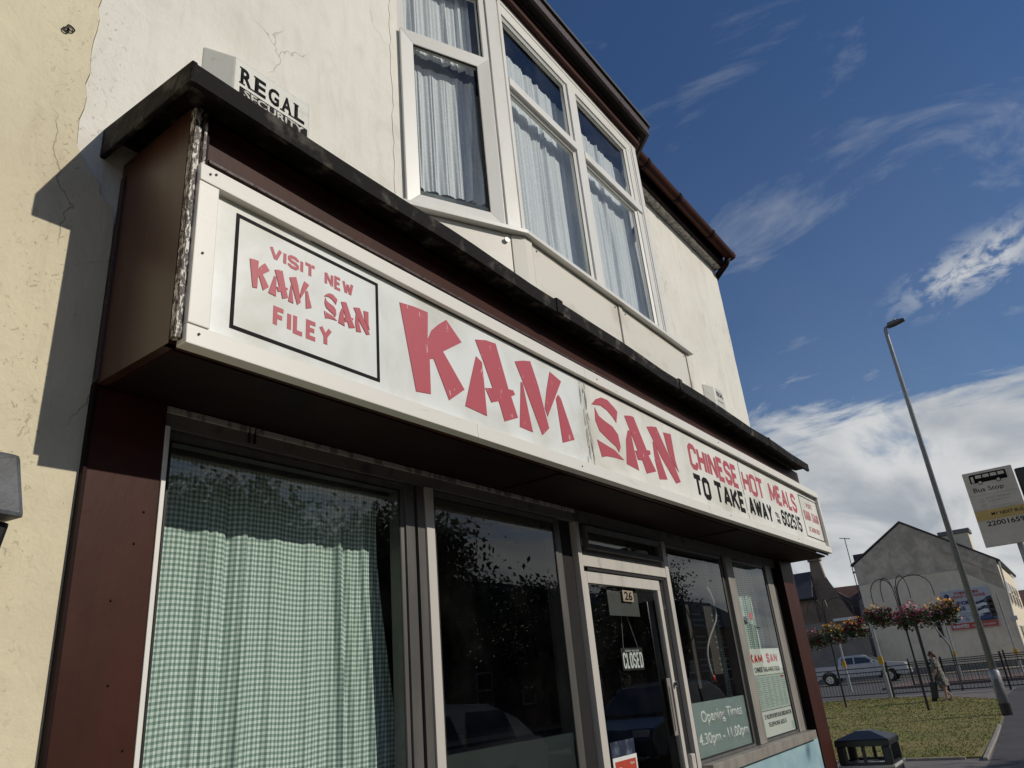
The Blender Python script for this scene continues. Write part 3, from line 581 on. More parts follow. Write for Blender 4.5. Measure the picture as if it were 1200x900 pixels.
# ---- net curtains and things inside the bay
def curtain(name, mt, pl, s0, s1, z0, z1, n, amp, seed, label, cat, group=None, gather=1.0, fx=9.0, lean=0.0, nu=150, nz=14, hem=0.0, edge=None):
    r = random.Random(seed); ph = [r.random()*6.28 for _ in range(8)]; mv = []; uvs = []
    for j in range(nz+1):
        tz = j/nz; z = z0+(z1-z0)*tz; acc = 0; prev = None
        for i in range(nu+1):
            a = i/nu
            warp_ = a+0.018*math.sin(ph[0]+tz*2.3+a*7)*(1-tz)+lean*(tz-0.5)*a
            env = 0.45+0.75*abs(math.sin(a*4.3+ph[6]))*abs(math.cos(a*7.9+ph[7]+tz*.6))+0.25*math.sin(a*13+ph[5])
            nn = env*amp*(0.72*math.sin(fx*6.283*warp_+ph[1]+0.5*math.sin(3*a*6.28+ph[2]))+0.38*math.sin(fx*1.9*6.283*warp_+ph[3])+0.3*math.sin(fx*3.7*6.283*a+ph[4]))*(0.75+0.35*(1-tz))
            ss_ = s0+(s1-s0)*(a+0.35*amp/(abs(s1-s0))*math.cos(fx*6.283*warp_+ph[1]))
            if edge: ss_ += edge(tz)*a**6
            p = Vector(pl.p(ss_, n+nn, z+hem*math.sin(a*9+ph[5])*(1-tz))); 
            if prev is not None: acc += (Vector((p.x, p.y))-Vector((prev.x, prev.y))).length
            prev = p; mv.append(p); uvs.append((acc*gather, z-z0+0.003*math.sin(a*23+ph[6])))
    c = sum(mv, Vector())/len(mv); c.z = z0
    me = bpy.data.meshes.new(name); fs = [(j*(nu+1)+i, j*(nu+1)+i+1, (j+1)*(nu+1)+i+1, (j+1)*(nu+1)+i) for j in range(nz) for i in range(nu)]
    me.from_pydata([tuple(p-c) for p in mv], [], fs); ul = me.uv_layers.new(name='UVMap')
    for lp in me.loops: ul.data[lp.index].uv = uvs[lp.vertex_index]
    for p in me.polygons: p.use_smooth = True
    me.materials.append(MATS[mt]); o = bpy.data.objects.new(name, me); COL.objects.link(o); o.location = c
    return tag(o, label, cat, group)
curtain('net_curtain', 'net_curtain', C, 0.03, 0.56, 4.20, 5.14, -0.10, 0.015, 1, 'lace net curtain behind the opening casement on the left side of the bay', 'curtain', 'net curtains in the bay window', fx=6.0, lean=-0.12)
curtain('net_curtain', 'net_curtain', C, 0.03, 0.56, 5.22, 5.98, -0.10, 0.015, 2, 'gathered net curtain in the small top light on the left side of the bay', 'curtain', 'net curtains in the bay window', fx=5.0)
curtain('net_curtain', 'net_curtain', F, 3.20, 4.16, 4.16, 5.66, -0.12, 0.015, 3, 'long net curtain in the left half of the bay front, with a scalloped top', 'curtain', 'net curtains in the bay window', fx=8.0, hem=0.015)
curtain('net_curtain', 'net_curtain', F, 4.17, 5.12, 4.12, 5.64, -0.12, 0.015, 4, 'loosely hung net curtain in the right half of the bay front', 'curtain', 'net curtains in the bay window', fx=6.5, lean=0.12)
bpart('inner_sill', 'pale_sill', lambda m_: (C.box(m_, 0.02, 0.66, -0.20, -0.14, 3.97, 4.22)), BW)
bpart('inner_sill', 'pale_sill', lambda m_: (F.box(m_, 3.25, 5.10, -0.22, -0.17, 3.97, 4.20)), BW)

# ---- fascia box
FB = MB().prism([(1.0, 2.50), (7.72, 2.50), (7.72, 3.305), (1.0, 3.355)], 'y', 1.832, 1.86).build('fascia_box', 'brown_gloss', B)
MB().box(0.999, 1.03, 1.833, 2.249, 2.50, 3.355).build('side_panel', 'brown_side', FB)
MB().box(7.69, 7.719, 1.861, 2.249, 2.53, 3.25).build('side_panel', 'brown_matt', FB)
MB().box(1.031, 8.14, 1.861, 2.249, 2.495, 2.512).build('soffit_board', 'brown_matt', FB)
for x in (3.1, 5.6): MB().box(x, x+0.05, 1.862, 2.248, 2.488, 2.4945).build('cover_strip', 'brown_matt', FB)
MB().box(1.000, 1.024, 1.803, 1.832, 2.51, 3.350).build('corner_trim', 'peeling_edge', FB, 0.003)
MB().box(1.036, 1.046, 1.806, 1.8315, 2.52, 3.345).build('corner_trim', 'peeling_edge', FB)
MB().box(1.050, 1.058, 1.812, 1.8315, 2.52, 3.34).build('corner_trim', 'brown_matt', FB)
MB().box(1.06, 7.71, 1.806, 1.8315, 3.158, 3.172).build('picture_rail', 'brown_peeling', FB, 0.003)
MB().box(0.991, 1.018, 2.215, 2.2425, 2.505, 3.29).build('wall_trim', 'brown_peeling', FB, 0.006)
# lead cap lofted along its length so that it sags and puckers like the real one
rc = random.Random(5); cap = MB(); st = [0.921+(7.68-0.921)*i/44 for i in range(45)]; prof = None
for i, x in enumerate(st):
    t_ = i/44; dzz = -0.045*t_+0.004*math.sin(i*.9+.6*math.sin(i*.37))*math.sin(i*.21)+rc.uniform(-.0008, .0008); dyy = .003*math.sin(i*.63)+rc.uniform(-.0008, .0008)
    prof = [(1.700+dyy, 3.330+dzz+rc.uniform(-.0012, .0012)), (1.697+dyy, 3.400+dzz), (1.712+dyy, 3.413+dzz), (1.93, 3.430-0.02*t_), (2.27, 3.47-0.02*t_), (2.27, 3.44-0.02*t_), (1.93, 3.405-0.03*t_), (1.832, 3.372-.05*t_), (1.728, 3.366+dzz), (1.724, 3.331+dzz)]
    cap.v += [(x, a, b) for a, b in prof]
np_ = len(prof)
for i in range(44):
    for j in range(np_): cap.f.append((i*np_+j, i*np_+(j+1) % np_, (i+1)*np_+(j+1) % np_, (i+1)*np_+j))
cap.f += [tuple(range(np_)), tuple(44*np_+j for j in range(np_-1, -1, -1))]
cap.build('lead_cap', 'lead_cap', FB)
MB().hexa([(0.915, 1.70, 3.328), (0.935, 1.70, 3.328), (0.935, 2.255, 3.34), (0.915, 2.255, 3.34)], [(0.915, 1.70, 3.412), (0.935, 1.70, 3.412), (0.935, 2.255, 3.465), (0.915, 2.255, 3.465)]).build('cap_end', 'lead_cap', FB, 0.006)
for x, s_ in ((3.0, .06), (4.55, .05), (6.45, .04)):
    t_ = (x-.92)/6.76; MB().hexa([(x, 1.694, 3.327-.045*t_), (x+s_, 1.694, 3.327-.045*t_), (x+s_, 1.72, 3.332-.045*t_), (x, 1.72, 3.332-.045*t_)], [(x, 1.693, 3.412-.045*t_), (x+s_, 1.693, 3.411-.045*t_), (x+s_, 1.90, 3.436-.03*t_), (x, 1.90, 3.438-.03*t_)]).build('cap_joint', 'lead_cap', FB, 0.004)

# ---- the lit-face sign
S = thing('shop_sign', (4.6, 1.81, 2.5), 'long white takeaway sign with red brush lettering above the shopfront', 'sign')
dz_ = lambda x: 0.030*(x-1.0)/7.16
def rail(x0, x1, z0, z1, y0=1.782, y1=1.8315):
    mb = MB(); return mb.hexa([(x0, y0, z0+dz_(x0)), (x1, y0, z0+dz_(x1)), (x1, y1, z0+dz_(x1)), (x0, y1, z0+dz_(x0))], [(x0, y0+0.004, z1+dz_(x0)), (x1, y0+0.004, z1+dz_(x1)), (x1, y1, z1+dz_(x1)), (x0, y1, z1+dz_(x0))])
for a, b in ((1.022, 2.35), (2.352, 4.9), (4.902, 7.1), (7.102, 8.16)):
    rail(a, b, 2.492, 2.556).build('frame_rail', 'sign_frame', S, 0.003)
for a, b in ((1.022, 3.37), (3.372, 5.8), (5.802, 8.16)):
    rail(a, b, 3.060, 3.126).build('frame_rail', 'sign_frame', S, 0.003)
rail(1.022, 1.092, 2.557, 3.059).build('frame_stile', 'sign_frame', S, 0.003); rail(8.095, 8.16, 2.557, 3.059).build('frame_stile', 'sign_frame', S, 0.003)
box('backing_box', 'rubber', S, (1.06, 8.15, 1.826, 1.8313, 2.505, 3.12))
for a, b, mt_ in ((1.093, 3.36, 'sign_face'), (3.363, 5.79, 'sign_face_warm'), (5.793, 8.094, 'sign_face_warm')):
    box('sign_panel', mt_, S, (a, b, 1.812, 1.825, 2.553, 3.084))
for a, b in ((1.094, 8.09),): 
    box('rail_shadow_strip', 'rubber', S, (a, b, 1.806, 1.8115, 3.062, 3.068))  # black strip painting the top rail's shadow onto the panels
rs = random.Random(2)
for xs, n_, wd in ((3.375, 9, 0.05), (3.335, 5, 0.03), (5.80, 6, 0.022)):
    zz = 2.565
    while zz < 3.05:
        h_ = rs.uniform(.03, .12); x = xs+rs.uniform(-.014, .014); w2 = wd*rs.uniform(.15, .6)
        MB().prism([(x, zz), (x+w2*.6, zz+h_*.2), (x+w2, zz+h_*.5), (x+w2*.4, min(zz+h_, 3.055)), (x-w2*.2, zz+h_*.6)], 'y', 1.8095, 1.8118).build('peeling_film', 'seam_peel', S)
        zz += h_*rs.uniform(.7, 1.2)
for x, z in ((1.055, 3.095), (1.075, 3.105), (1.05, 2.8), (1.06, 2.53), (3.2, 2.53), (3.5, 3.10), (5.3, 2.545), (5.35, 3.115), (7.0, 2.55)): MB().tube([(x, 1.785, z), (x, 1.7805, z)], 0.004, 8).build('screw', 'rubber', S)
GK = [[(1.928, 2.99), (2.014, 3.003), (2.097, 3.008), (2.088, 2.877), (2.117, 2.931), (2.165, 2.977), (2.216, 3.017), (2.313, 2.941), (2.182, 2.853), (2.311, 2.714), (2.205, 2.637), (2.12, 2.8), (2.094, 2.791), (2.091, 2.634), (2.005, 2.622)]]
GA = [[(2.411, 2.905), (2.452, 2.888), (2.456, 2.783), (2.458, 2.63), (2.309, 2.639), (2.36, 2.775)], [(2.415, 2.99), (2.495, 3.014), (2.572, 3.022), (2.643, 2.809), (2.68, 2.814), (2.694, 2.795), (2.659, 2.777), (2.7, 2.681), (2.59, 2.636), (2.557, 2.727), (2.5, 2.705), (2.462, 2.765), (2.518, 2.779), (2.465, 2.894)]]
GM = [[(2.754, 2.879), (2.770, 2.877), (2.791, 2.756), (2.815, 2.635), (2.709, 2.638)], [(2.72, 2.977), (2.793, 3.004), (2.858, 3.021), (2.909, 2.9), (2.966, 2.689), (2.898, 2.638), (2.773, 2.884)], [(3.035, 3.017), (3.139, 2.992), (3.057, 2.877), (2.966, 2.752), (2.948, 2.794), (2.988, 2.911)], [(3.093, 2.904), (3.116, 2.887), (3.204, 2.681), (3.083, 2.639), (3.067, 2.876)]]
GS = [[(3.447, 2.943), (3.501, 2.987), (3.57, 3.017), (3.646, 3.021), (3.716, 2.995), (3.754, 2.975), (3.721, 2.897), (3.682, 2.924), (3.626, 2.95), (3.554, 2.962), (3.497, 2.952)], [(3.477, 2.931), (3.511, 2.889), (3.58, 2.873), (3.663, 2.86), (3.719, 2.823), (3.728, 2.751), (3.700, 2.712), (3.674, 2.74), (3.586, 2.766), (3.498, 2.797), (3.466, 2.852)], [(3.454, 2.737), (3.527, 2.728), (3.646, 2.715), (3.749, 2.675), (3.632, 2.668), (3.544, 2.659), (3.484, 2.642)]]
GA2 = [[(3.859, 2.883), (3.892, 2.886), (3.905, 2.769), (3.927, 2.646), (3.777, 2.658), (3.817, 2.816)], [(3.842, 2.972), (3.91, 2.989), (3.967, 2.994), (4.081, 2.804), (4.128, 2.81), (4.131, 2.786), (4.096, 2.772), (4.171, 2.683), (4.031, 2.645), (3.995, 2.721), (3.936, 2.714), (3.915, 2.767), (3.951, 2.774)]]
GN = [[(4.193, 2.883), (4.222, 2.881), (4.272, 2.773), (4.324, 2.657), (4.206, 2.639), (4.182, 2.754)], [(4.14, 2.971), (4.207, 2.988), (4.29, 3.003), (4.384, 2.873), (4.475, 2.774), (4.535, 2.676), (4.458, 2.653), (4.291, 2.796)], [(4.39, 2.989), (4.509, 3.003), (4.51, 2.817), (4.535, 2.741), (4.480, 2.778), (4.417, 2.857)]]
for gl in (GK, GA, GM, GS, GA2, GN): glyphs('letter', gl, 'sign_red', S, 1.8095, 1.8116)
def small(gs, x0, x1, z0, z1, mt_, yy=1.8095):
    xs = [p[0] for g in gs for q in g for p in q]; zs = [p[1] for g in gs for q in g for p in q]; a, b, c, d = min(xs), max(xs), min(zs), max(zs)
    for g in gs: glyphs('letter', [[(x0+(p[0]-a)/(b-a)*(x1-x0), z0+(p[1]-c)/(d-c)*(z1-z0)) for p in q] for q in g], mt_, S, yy, 1.8116)
small([GK, GA, GM], 1.232, 1.486, 2.776, 2.886, 'sign_red'); small([GS, GA2, GN], 1.540, 1.760, 2.774, 2.884, 'sign_red')
def st_(s, mt_, x0, x1, z0, z1, off=0.02): return text('lettering', s, mt_, S, (x0, 1.8116, z0), (1, 0, 0), (0, 0, 1), x1-x0, z1-z0, off, 0.0015)
ks_ = lambda s, m_, a, b, c, d, w_, gp_=1.5: strokes('letter', s, m_, S, a, b, c, d, 1.8110, w_, gp_)
ks_('VISIT', 'sign_red', 1.306, 1.500, 2.913, 2.966, .0125, 1.5); ks_('NEW', 'sign_red', 1.543, 1.680, 2.912, 2.968, .0115, 1.45); ks_('FILEY', 'sign_red', 1.330, 1.578, 2.668, 2.742, .0165, 1.45)
ks_('CHINESE', 'sign_red', 4.77, 5.725, 2.814, 3.006, .040, 1.25); ks_('HOT', 'sign_red', 5.835, 6.345, 2.812, 3.000, .038, 1.33); ks_('MEALS', 'sign_red', 6.505, 7.30, 2.826, 3.012, .038, 1.33)
ks_('TO', 'sign_black', 4.775, 5.06, 2.622, 2.784, .039, 1.33); ks_('TAKE', 'sign_black', 5.155, 5.77, 2.626, 2.796, .038, 1.25); ks_('AWAY', 'sign_black', 5.865, 6.455, 2.628, 2.796, .037, 1.22)
ks_('TEL', 'sign_black', 6.535, 6.65, 2.700, 2.742, .011); ks_('NO', 'sign_black', 6.56, 6.65, 2.648, 2.690, .011); ks_('602515', 'sign_black', 6.72, 7.32, 2.648, 2.792, .028, 1.4)
F2 = Pl((0, 1.8118), (1, 0))
mb = MB(); F2.ring(mb, 1.174, 1.808, 2.604, 3.025, 0.012, 0.0, 0.0022); mb.build('border_line', 'sign_black', S)
mb = MB(); F2.ring(mb, 7.45, 8.075, 2.63, 3.04, 0.008, 0.0, 0.0022); mb.build('border_line', 'sign_black', S)
st_('VISIT', 'sign_pink', 7.65, 7.88, 2.935, 2.985, 0.0); small([GK, GA, GM], 7.52, 7.74, 2.80, 2.90, 'sign_pink'); small([GS, GA2, GN], 7.79, 8.02, 2.80, 2.90, 'sign_pink'); st_('SCARBORO', 'sign_pink', 7.58, 7.97, 2.69, 2.74, 0.0)

# ---- shopfront
def wb(name, mt, b, par=B, bevel=0.002, **k): return box(name, mt, par, b, bevel, **k)
PL = wb('pilaster', 'brown_gloss', (1.003, 1.234, 2.228, 2.40, 0, 2.494), bevel=0.003)
for x, z in ((1.17, 2.02), (1.14, 1.62), (1.20, 1.45), (1.19, 2.12), (1.12, 1.85)): MB().ball((x, 2.2275, z), 0.004, 6, 4).build('nail_head', 'brown_matt', PL)
wb('edge_moulding', 'brown_matt', (0.990, 1.0025, 2.222, 2.26, 0, 2.5), PL, 0.003)
PR = wb('pilaster', 'brown_gloss', (7.67, 8.09, 2.20, 2.45, 0, 2.494), bevel=0.003)
wb('edge_moulding', 'brown_matt', (7.66, 7.669, 2.19, 2.3, 0.1, 2.45), PR)
wb('head_board', 'head_board', (1.235, 7.659, 2.246, 2.36, 2.418, 2.4935), bevel=0.003)
wb('pediment_strip', 'seam_peel', (1.24, 3.85, 2.238, 2.2455, 2.470, 2.4925), bevel=0.002)
def shop_window(x0, x1, z0, z1, l=0.0, r=0.0):
    t = wb('shop_window', 'aluminium_dark', (x0, x1, 2.25, 2.33, z1-0.012, z1-0.0005), bevel=0)
    mb = MB(); q = Pl((0, 2.256), (1, 0)); q.ring(mb, x0, x1, z0, z1-0.013, 0.020, -0.07, 0.0, slope=0.004); mb.build('window_frame', 'aluminium_dark', t)
    mb = MB(); q.box(mb, x0+0.018, x1-0.018, -0.012, -0.006, z0+0.018, z1-0.03); mb.build('pane', 'shop_glass', t)
    mb = MB(); q.ring(mb, x0+0.02, x1-0.02, z0+0.02, z1-0.034, 0.007, -0.0055, -0.0015); mb.build('pane_gasket', 'rubber', t)
    return t
ZS, ZH = 0.958, 2.417
shop_window(1.252, 2.382, ZS, ZH); shop_window(2.568, 3.640, ZS, ZH); shop_window(5.105, 6.205, ZS, ZH); shop_window(6.455, 7.335, ZS, ZH)
wb('window_post', 'upvc', (1.235, 1.2505, 2.225, 2.33, ZS, ZH))
wb('window_post', 'aluminium_dark', (2.384, 2.440, 2.245, 2.33, ZS, ZH)); wb('post_joint', 'rubber', (2.441, 2.459, 2.29, 2.33, ZS, ZH), bevel=0)
wb('window_post', 'aluminium_dark', (2.460, 2.506, 2.245, 2.33, ZS, ZH)); wb('window_post', 'aluminium', (2.512, 2.566, 2.238, 2.33, ZS, ZH))
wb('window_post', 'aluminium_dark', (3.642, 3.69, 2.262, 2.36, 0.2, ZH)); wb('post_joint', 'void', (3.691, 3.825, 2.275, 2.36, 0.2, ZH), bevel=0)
wb('door_post', 'aluminium', (3.836, 3.880, 2.240, 2.34, 0.15, ZH)); 
wb('door_post', 'aluminium', (5.030, 5.088, 2.240, 2.34, 0.15, ZH))
wb('window_post', 'aluminium_shaded', (6.285, 6.450, 2.246, 2.33, ZS, ZH)); wb('post_joint', 'rubber', (6.207, 6.284, 2.27, 2.33, ZS, ZH), bevel=0)
wb('window_post', 'aluminium_shaded', (7.337, 7.51, 2.246, 2.33, ZS, ZH)); wb('post_joint', 'void', (7.511, 7.659, 2.27, 2.33, 0.1, ZH), bevel=0)
wb('door_head', 'aluminium', (3.882, 5.028, 2.241, 2.32, 2.158, 2.222))
wb('head_gap', 'rubber', (3.94, 5.0, 2.25, 2.32, 2.137, 2.157), bevel=0)
fl = wb('fanlight', 'aluminium_dark', (3.882, 5.028, 2.262, 2.33, 2.223, 2.245)); q = Pl((0, 2.262), (1, 0))
mb = MB(); q.ring(mb, 3.882, 5.028, 2.246, 2.416, 0.016, -0.06, 0.0); mb.build('window_frame', 'aluminium_dark', fl)
mb = MB(); q.ring(mb, 3.93, 4.985, 2.262, 2.402, 0.034, 0.002, 0.040, slope=0.012); mb.build('window_sash', 'aluminium_dark', fl, 0.002)
mb = MB(); q.box(mb, 3.955, 4.96, -0.02, -0.015, 2.285, 2.38); mb.build('pane', 'shop_glass', fl)
mb = MB(); q.box(mb, 4.60, 4.612, -0.05, -0.03, 2.285, 2.38); mb.build('fanlight_catch', 'rubber', fl)
D = wb('door', 'aluminium', (3.922, 4.905, 2.248, 2.285, 2.062, 2.128))      # top rail
wb('door_stile', 'aluminium', (3.884, 3.920, 2.248, 2.285, 0.18, 2.128), D); wb('door_stile', 'aluminium', (4.860, 4.905, 2.248, 2.285, 0.18, 2.061), D)
wb('door_rail', 'aluminium', (3.922, 4.858, 2.248, 2.285, 0.18, 0.36), D)
wb('door_pane', 'shop_glass', (3.922, 4.858, 2.262, 2.268, 0.36, 2.061), D, 0)
wb('door_gap', 'rubber', (4.907, 5.029, 2.275, 2.30, 0.18, 2.135), B, 0)
hd = wb('door_handle', 'aluminium_shaded', (4.782, 4.796, 2.215, 2.222, 1.20, 1.46), D, 0.003)
wb('letter_plate', 'aluminium_shaded', (4.765, 4.815, 2.240, 2.2475, 1.16, 1.50), D, 0.003)
MB().tube([(4.885, 2.248, 1.46), (4.885, 2.225, 1.46)], 0.016, 12).build('door_lock', 'chrome', D, smooth=False)
MB().tube([(4.94, 2.274, 1.95), (4.94, 2.25, 1.95)], 0.016, 12).build('door_lock', 'chrome', D)
MB().box(4.925, 4.985, 2.225, 2.26, 0.9, 1.04).build('door_latch', 'aluminium', D, 0.01)
wb('window_sill', 'aluminium_shaded', (5.098, 7.53, 2.165, 2.33, 0.885, 0.955), B, 0.004); wb('window_sill', 'aluminium_shaded', (1.235, 3.82, 2.165, 2.33, 0.885, 0.955), B, 0.004)
wb('stall_riser', 'blue_riser', (5.10, 7.655, 2.20, 2.35, 0.05, 0.884)); wb('stall_riser', 'blue_riser', (1.238, 3.82, 2.20, 2.35, 0.05, 0.884)); wb('door_step', 'concrete', (3.826, 5.09, 2.15, 2.6, 0.0, 0.14))
# shop interior
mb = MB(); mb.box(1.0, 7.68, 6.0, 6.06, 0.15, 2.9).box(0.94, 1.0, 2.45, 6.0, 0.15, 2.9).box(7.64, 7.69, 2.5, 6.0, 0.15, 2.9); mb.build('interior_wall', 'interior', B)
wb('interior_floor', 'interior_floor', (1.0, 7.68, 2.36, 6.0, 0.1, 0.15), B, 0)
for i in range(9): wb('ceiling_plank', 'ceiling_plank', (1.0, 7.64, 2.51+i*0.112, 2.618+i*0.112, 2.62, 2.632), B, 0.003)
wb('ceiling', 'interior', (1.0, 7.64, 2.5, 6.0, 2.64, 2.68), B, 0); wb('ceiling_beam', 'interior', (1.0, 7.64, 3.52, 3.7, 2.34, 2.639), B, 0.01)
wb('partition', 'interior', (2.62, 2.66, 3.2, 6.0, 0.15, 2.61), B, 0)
ct = thing('shop_counter', (5.2, 4.4, 0.15), 'dark panelled counter standing inside behind the glazed shop door', 'counter')
wb('counter_front', 'interior', (3.2, 7.0, 4.35, 4.42, 0.15, 1.15), ct, 0.004); wb('counter_top', 'ceiling_plank', (3.15, 7.05, 4.30, 4.9, 1.151, 1.19), ct, 0.006)
# curtains
WP = Pl((0, 2.40), (1, 0))
curtain('gingham_curtain', 'gingham', WP, 1.27, 2.425, 0.93, 2.50, 0.0, 0.015, 11, 'wide green gingham curtain drawn across the leftmost shop window', 'curtain', fx=7.5, nu=420, nz=30, gather=1.0, edge=lambda t: -0.03+0.05*math.sin(t*5.0+0.6))
MB().box(1.24, 2.40, 2.36, 2.372, 2.370, 2.404).build('curtain_rail', 'aluminium_dark', B)
WP4 = Pl((0, 2.42), (1, 0))
curtain('gingham_curtain', 'gingham', WP4, 6.74, 7.42, 1.3, 2.42, 0.0, 0.020, 14, 'narrow gingham curtain hanging behind the poster in the rightmost window', 'curtain', fx=6, nu=200, nz=12)
curtain('gingham_curtain', 'gingham', WP4, 6.22, 6.30, 1.3, 2.40, 0.0, 0.014, 15, 'thin sliver of gingham curtain at the right edge of the opening times window', 'curtain', fx=2, nu=40, nz=10)

# ---- things in the windows
def sgn(name, loc, label, cat): return thing(name, loc, label, cat)
o = sgn('closed_sign', (4.53, 2.34, 1.57), 'small black CLOSED sign hanging on strings inside the glazed door', 'sign')
wb('sign_board', 'rubber', (4.378, 4.672, 2.336, 2.342, 1.565, 1.70), o, 0.003)
strokes('letter', 'CLOSED', 'white_print', o, 4.392, 4.660, 1.578, 1.672, 2.3352, .0135, 1.45)
text('lettering', 'SORRY WE ARE', 'white_print', o, (4.43, 2.3358, 1.676), (1, 0, 0), (0, 0, 1), 0.19, 0.012, 0.0, 0.001)
MB().tube([(4.42, 2.339, 1.70), (4.44, 2.325, 2.0)], 0.0022, 5).build('string', 'print_grey', o); MB().tube([(4.62, 2.339, 1.70), (4.45, 2.325, 2.0)], 0.0022, 5).build('string', 'print_grey', o)
mat('dull_card', (0.065, 0.065, 0.06), 0.7)
o = wb('door_notice', 'dull_card', (4.18, 4.585, 2.272, 2.275, 1.885, 2.035), None, 0); tag(o, 'blank grey notice stuck behind the top of the door glass', 'notice')
o = sgn('number_plate', (4.43, 2.25, 1.97), 'pale number 26 plate at the top of the door glass', 'house number')
wb('plate', 'orange_num', (4.355, 4.50, 2.256, 2.2605, 1.972, 2.042), o, 0.002); text('lettering', '26', 'sign_black', o, (4.375, 2.2558, 1.980), (1, 0, 0), (0, 0, 1), 0.105, 0.054, 0.02, 0.001)
o = sgn('hygiene_sticker', (4.1, 2.26, 1.0), 'white bordered red sticker low on the door glass', 'sticker')
wb('sticker', 'white_print', (3.965, 4.245, 2.257, 2.2605, 0.95, 1.12), o, 0); wb('sticker_face', 'sticker_red', (3.985, 4.225, 2.2545, 2.2565, 0.95, 1.10), o, 0)
text('lettering', 'Open', 'white_print', o, (4.15, 2.2543, 1.07), (1, 0, 0), (0, 0, 1), 0.055, 0.016, 0, 0.001); text('lettering', '5', 'white_print', o, (4.09, 2.2543, 0.99), (1, 0, 0), (0, 0, 1), 0.05, 0.06, 0.02, 0.001); text('lettering', '3', 'white_print', o, (4.02, 2.2543, 1.03), (1, 0, 0), (0, 0, 1), 0.03, 0.04, 0.02, 0.001)
wb('sticker_band', 'navy', (3.955, 4.235, 2.257, 2.2605, 1.122, 1.20), o, 0)
o = sgn('opening_times_board', (5.65, 2.30, 0.98), 'grey green board reading Opening Times behind the glass right of the door', 'sign')
wb('board', 'film_board', (5.125, 6.185, 2.272, 2.282, 0.985, 1.325), o, 0)
text('lettering', 'Opening Times', 'white_print', o, (5.28, 2.2718, 1.165), (1, 0, 0), (0, 0, 1), 0.80, 0.105, 0.028, 0.001); text('lettering', '4.30pm - 11.00pm', 'white_print', o, (5.185, 2.2718, 1.03), (1, 0, 0), (0, 0, 1), 0.96, 0.100, 0.028, 0.001)
o = wb('window_film', 'film_dark', (2.59, 3.62, 2.272, 2.282, 0.975, 1.285), None, 0); tag(o, 'dark green panel along the bottom of the second shop window', 'panel')
o = sgn('takeaway_poster', (6.95, 2.30, 0.97), 'pale green takeaway menu poster in the rightmost window', 'poster')
wb('sheet', 'poster', (6.475, 7.32, 2.271, 2.274, 0.985, 1.665), o, 0)
strokes('letter', 'KAM SAN', 'strong_red', o, 6.485, 7.20, 1.545, 1.625, 2.2703, .022); text('lettering', 'CHINESE TAKE-AWAY FOOD', 'sign_black', o, (6.55, 2.2708, 1.475), (1, 0, 0), (0, 0, 1), 0.66, 0.040, 0.015, 0.001)
wb('menu_block', 'poster_green', (6.50, 7.30, 2.2690, 2.2705, 1.185, 1.445), o, 0)
mb = MB()
for c_ in range(6):
    for r_ in range(15):
        x = 6.515+c_*0.132; mb.box(x, x+0.07+0.045*rs.random(), 2.2683, 2.2689, 1.200+r_*0.016, 1.207+r_*0.016)
mb.build('menu_lines', 'print_grey', o, kind='stuff')
wb('rule_line', 'sign_black', (6.49, 7.31, 2.2692, 2.2704, 1.448, 1.452), o, 0); wb('rule_line', 'sign_black', (6.49, 7.31, 2.2692, 2.2704, 1.176, 1.180), o, 0)
wb('menu_heading', 'sign_pink', (7.18, 7.28, 2.2683, 2.2688, 1.42, 1.438), o, 0)
text('lettering', '27 HILDERTHORPE ROAD BRIDLINGTON', 'sign_black', o, (6.56, 2.2708, 1.115), (1, 0, 0), (0, 0, 1), 0.72, 0.034, 0.01, 0.001); text('lettering', 'TELEPHONE 602515', 'sign_black', o, (6.62, 2.2708, 1.055), (1, 0, 0), (0, 0, 1), 0.48, 0.034, 0.012, 0.001)
o = wb('tape_patch', 'poster_green', (7.24, 7.325, 2.2695, 2.2708, 1.0, 1.06), None, 0); tag(o, 'pale blue patch of tape at the lower right corner of the menu poster', 'tape')
o = MB().tube([(7.02, 2.372, 1.955), (7.02, 2.366, 1.955)], 0.034, 20).build('red_dot', 'red_dot', None, org=(7.02, 2.37, 1.955)); tag(o, 'round bright red sticker on the gingham curtain above the menu poster', 'sticker')
o = sgn('menu_board', (6.5, 2.57, 1.4), 'dark special dinners menu board inside behind the opening times window', 'menu board')
wb('board', 'interior_floor', (6.02, 6.98, 2.56, 2.58, 1.40, 2.42), o, 0.003)
text('lettering', 'SPECIAL', 'print_grey', o, (6.30, 2.5595, 2.30), (1, 0, 0), (0, 0, 1), 0.45, 0.06, 0.02, 0.001); text('lettering', 'PARTY DINNERS', 'print_grey', o, (6.15, 2.5595, 2.20), (1, 0, 0), (0, 0, 1), 0.75, 0.06, 0.02, 0.001)
mb = MB()
for c_ in range(2):
    for r_ in range(12):
        if r_ % 4 != 3: x = 6.12+c_*0.42; mb.box(x, x+0.18+0.12*rs.random(), 2.5575, 2.5592, 1.52+r_*0.045, 1.532+r_*0.045)
mb.build('menu_lines', 'ceiling_plank', o, kind='stuff')
pts = [(5.92+0.10*math.sin(t_*0.5)+(0.14 if t_ < 5 else 0.14-0.03*(t_-5)), 2.36, 2.16-t_*0.052) for t_ in range(14)]
o = MB().tube(pts, 0.009, 6).build('hanging_cable', 'print_grey', None, org=(5.95, 2.36, 1.5), smooth=True); tag(o, 'curved pale cable hanging behind the glass above the opening times board', 'cable')
o = MB().ball((5.88, 2.37, 1.47), 0.022, 10, 8, (0.7, 0.7, 1.2)).build('indicator_lamp', 'strong_red', None, org=(5.88, 2.37, 1.47)); tag(o, 'tiny red lamp glinting behind the glass above the opening times board', 'lamp')

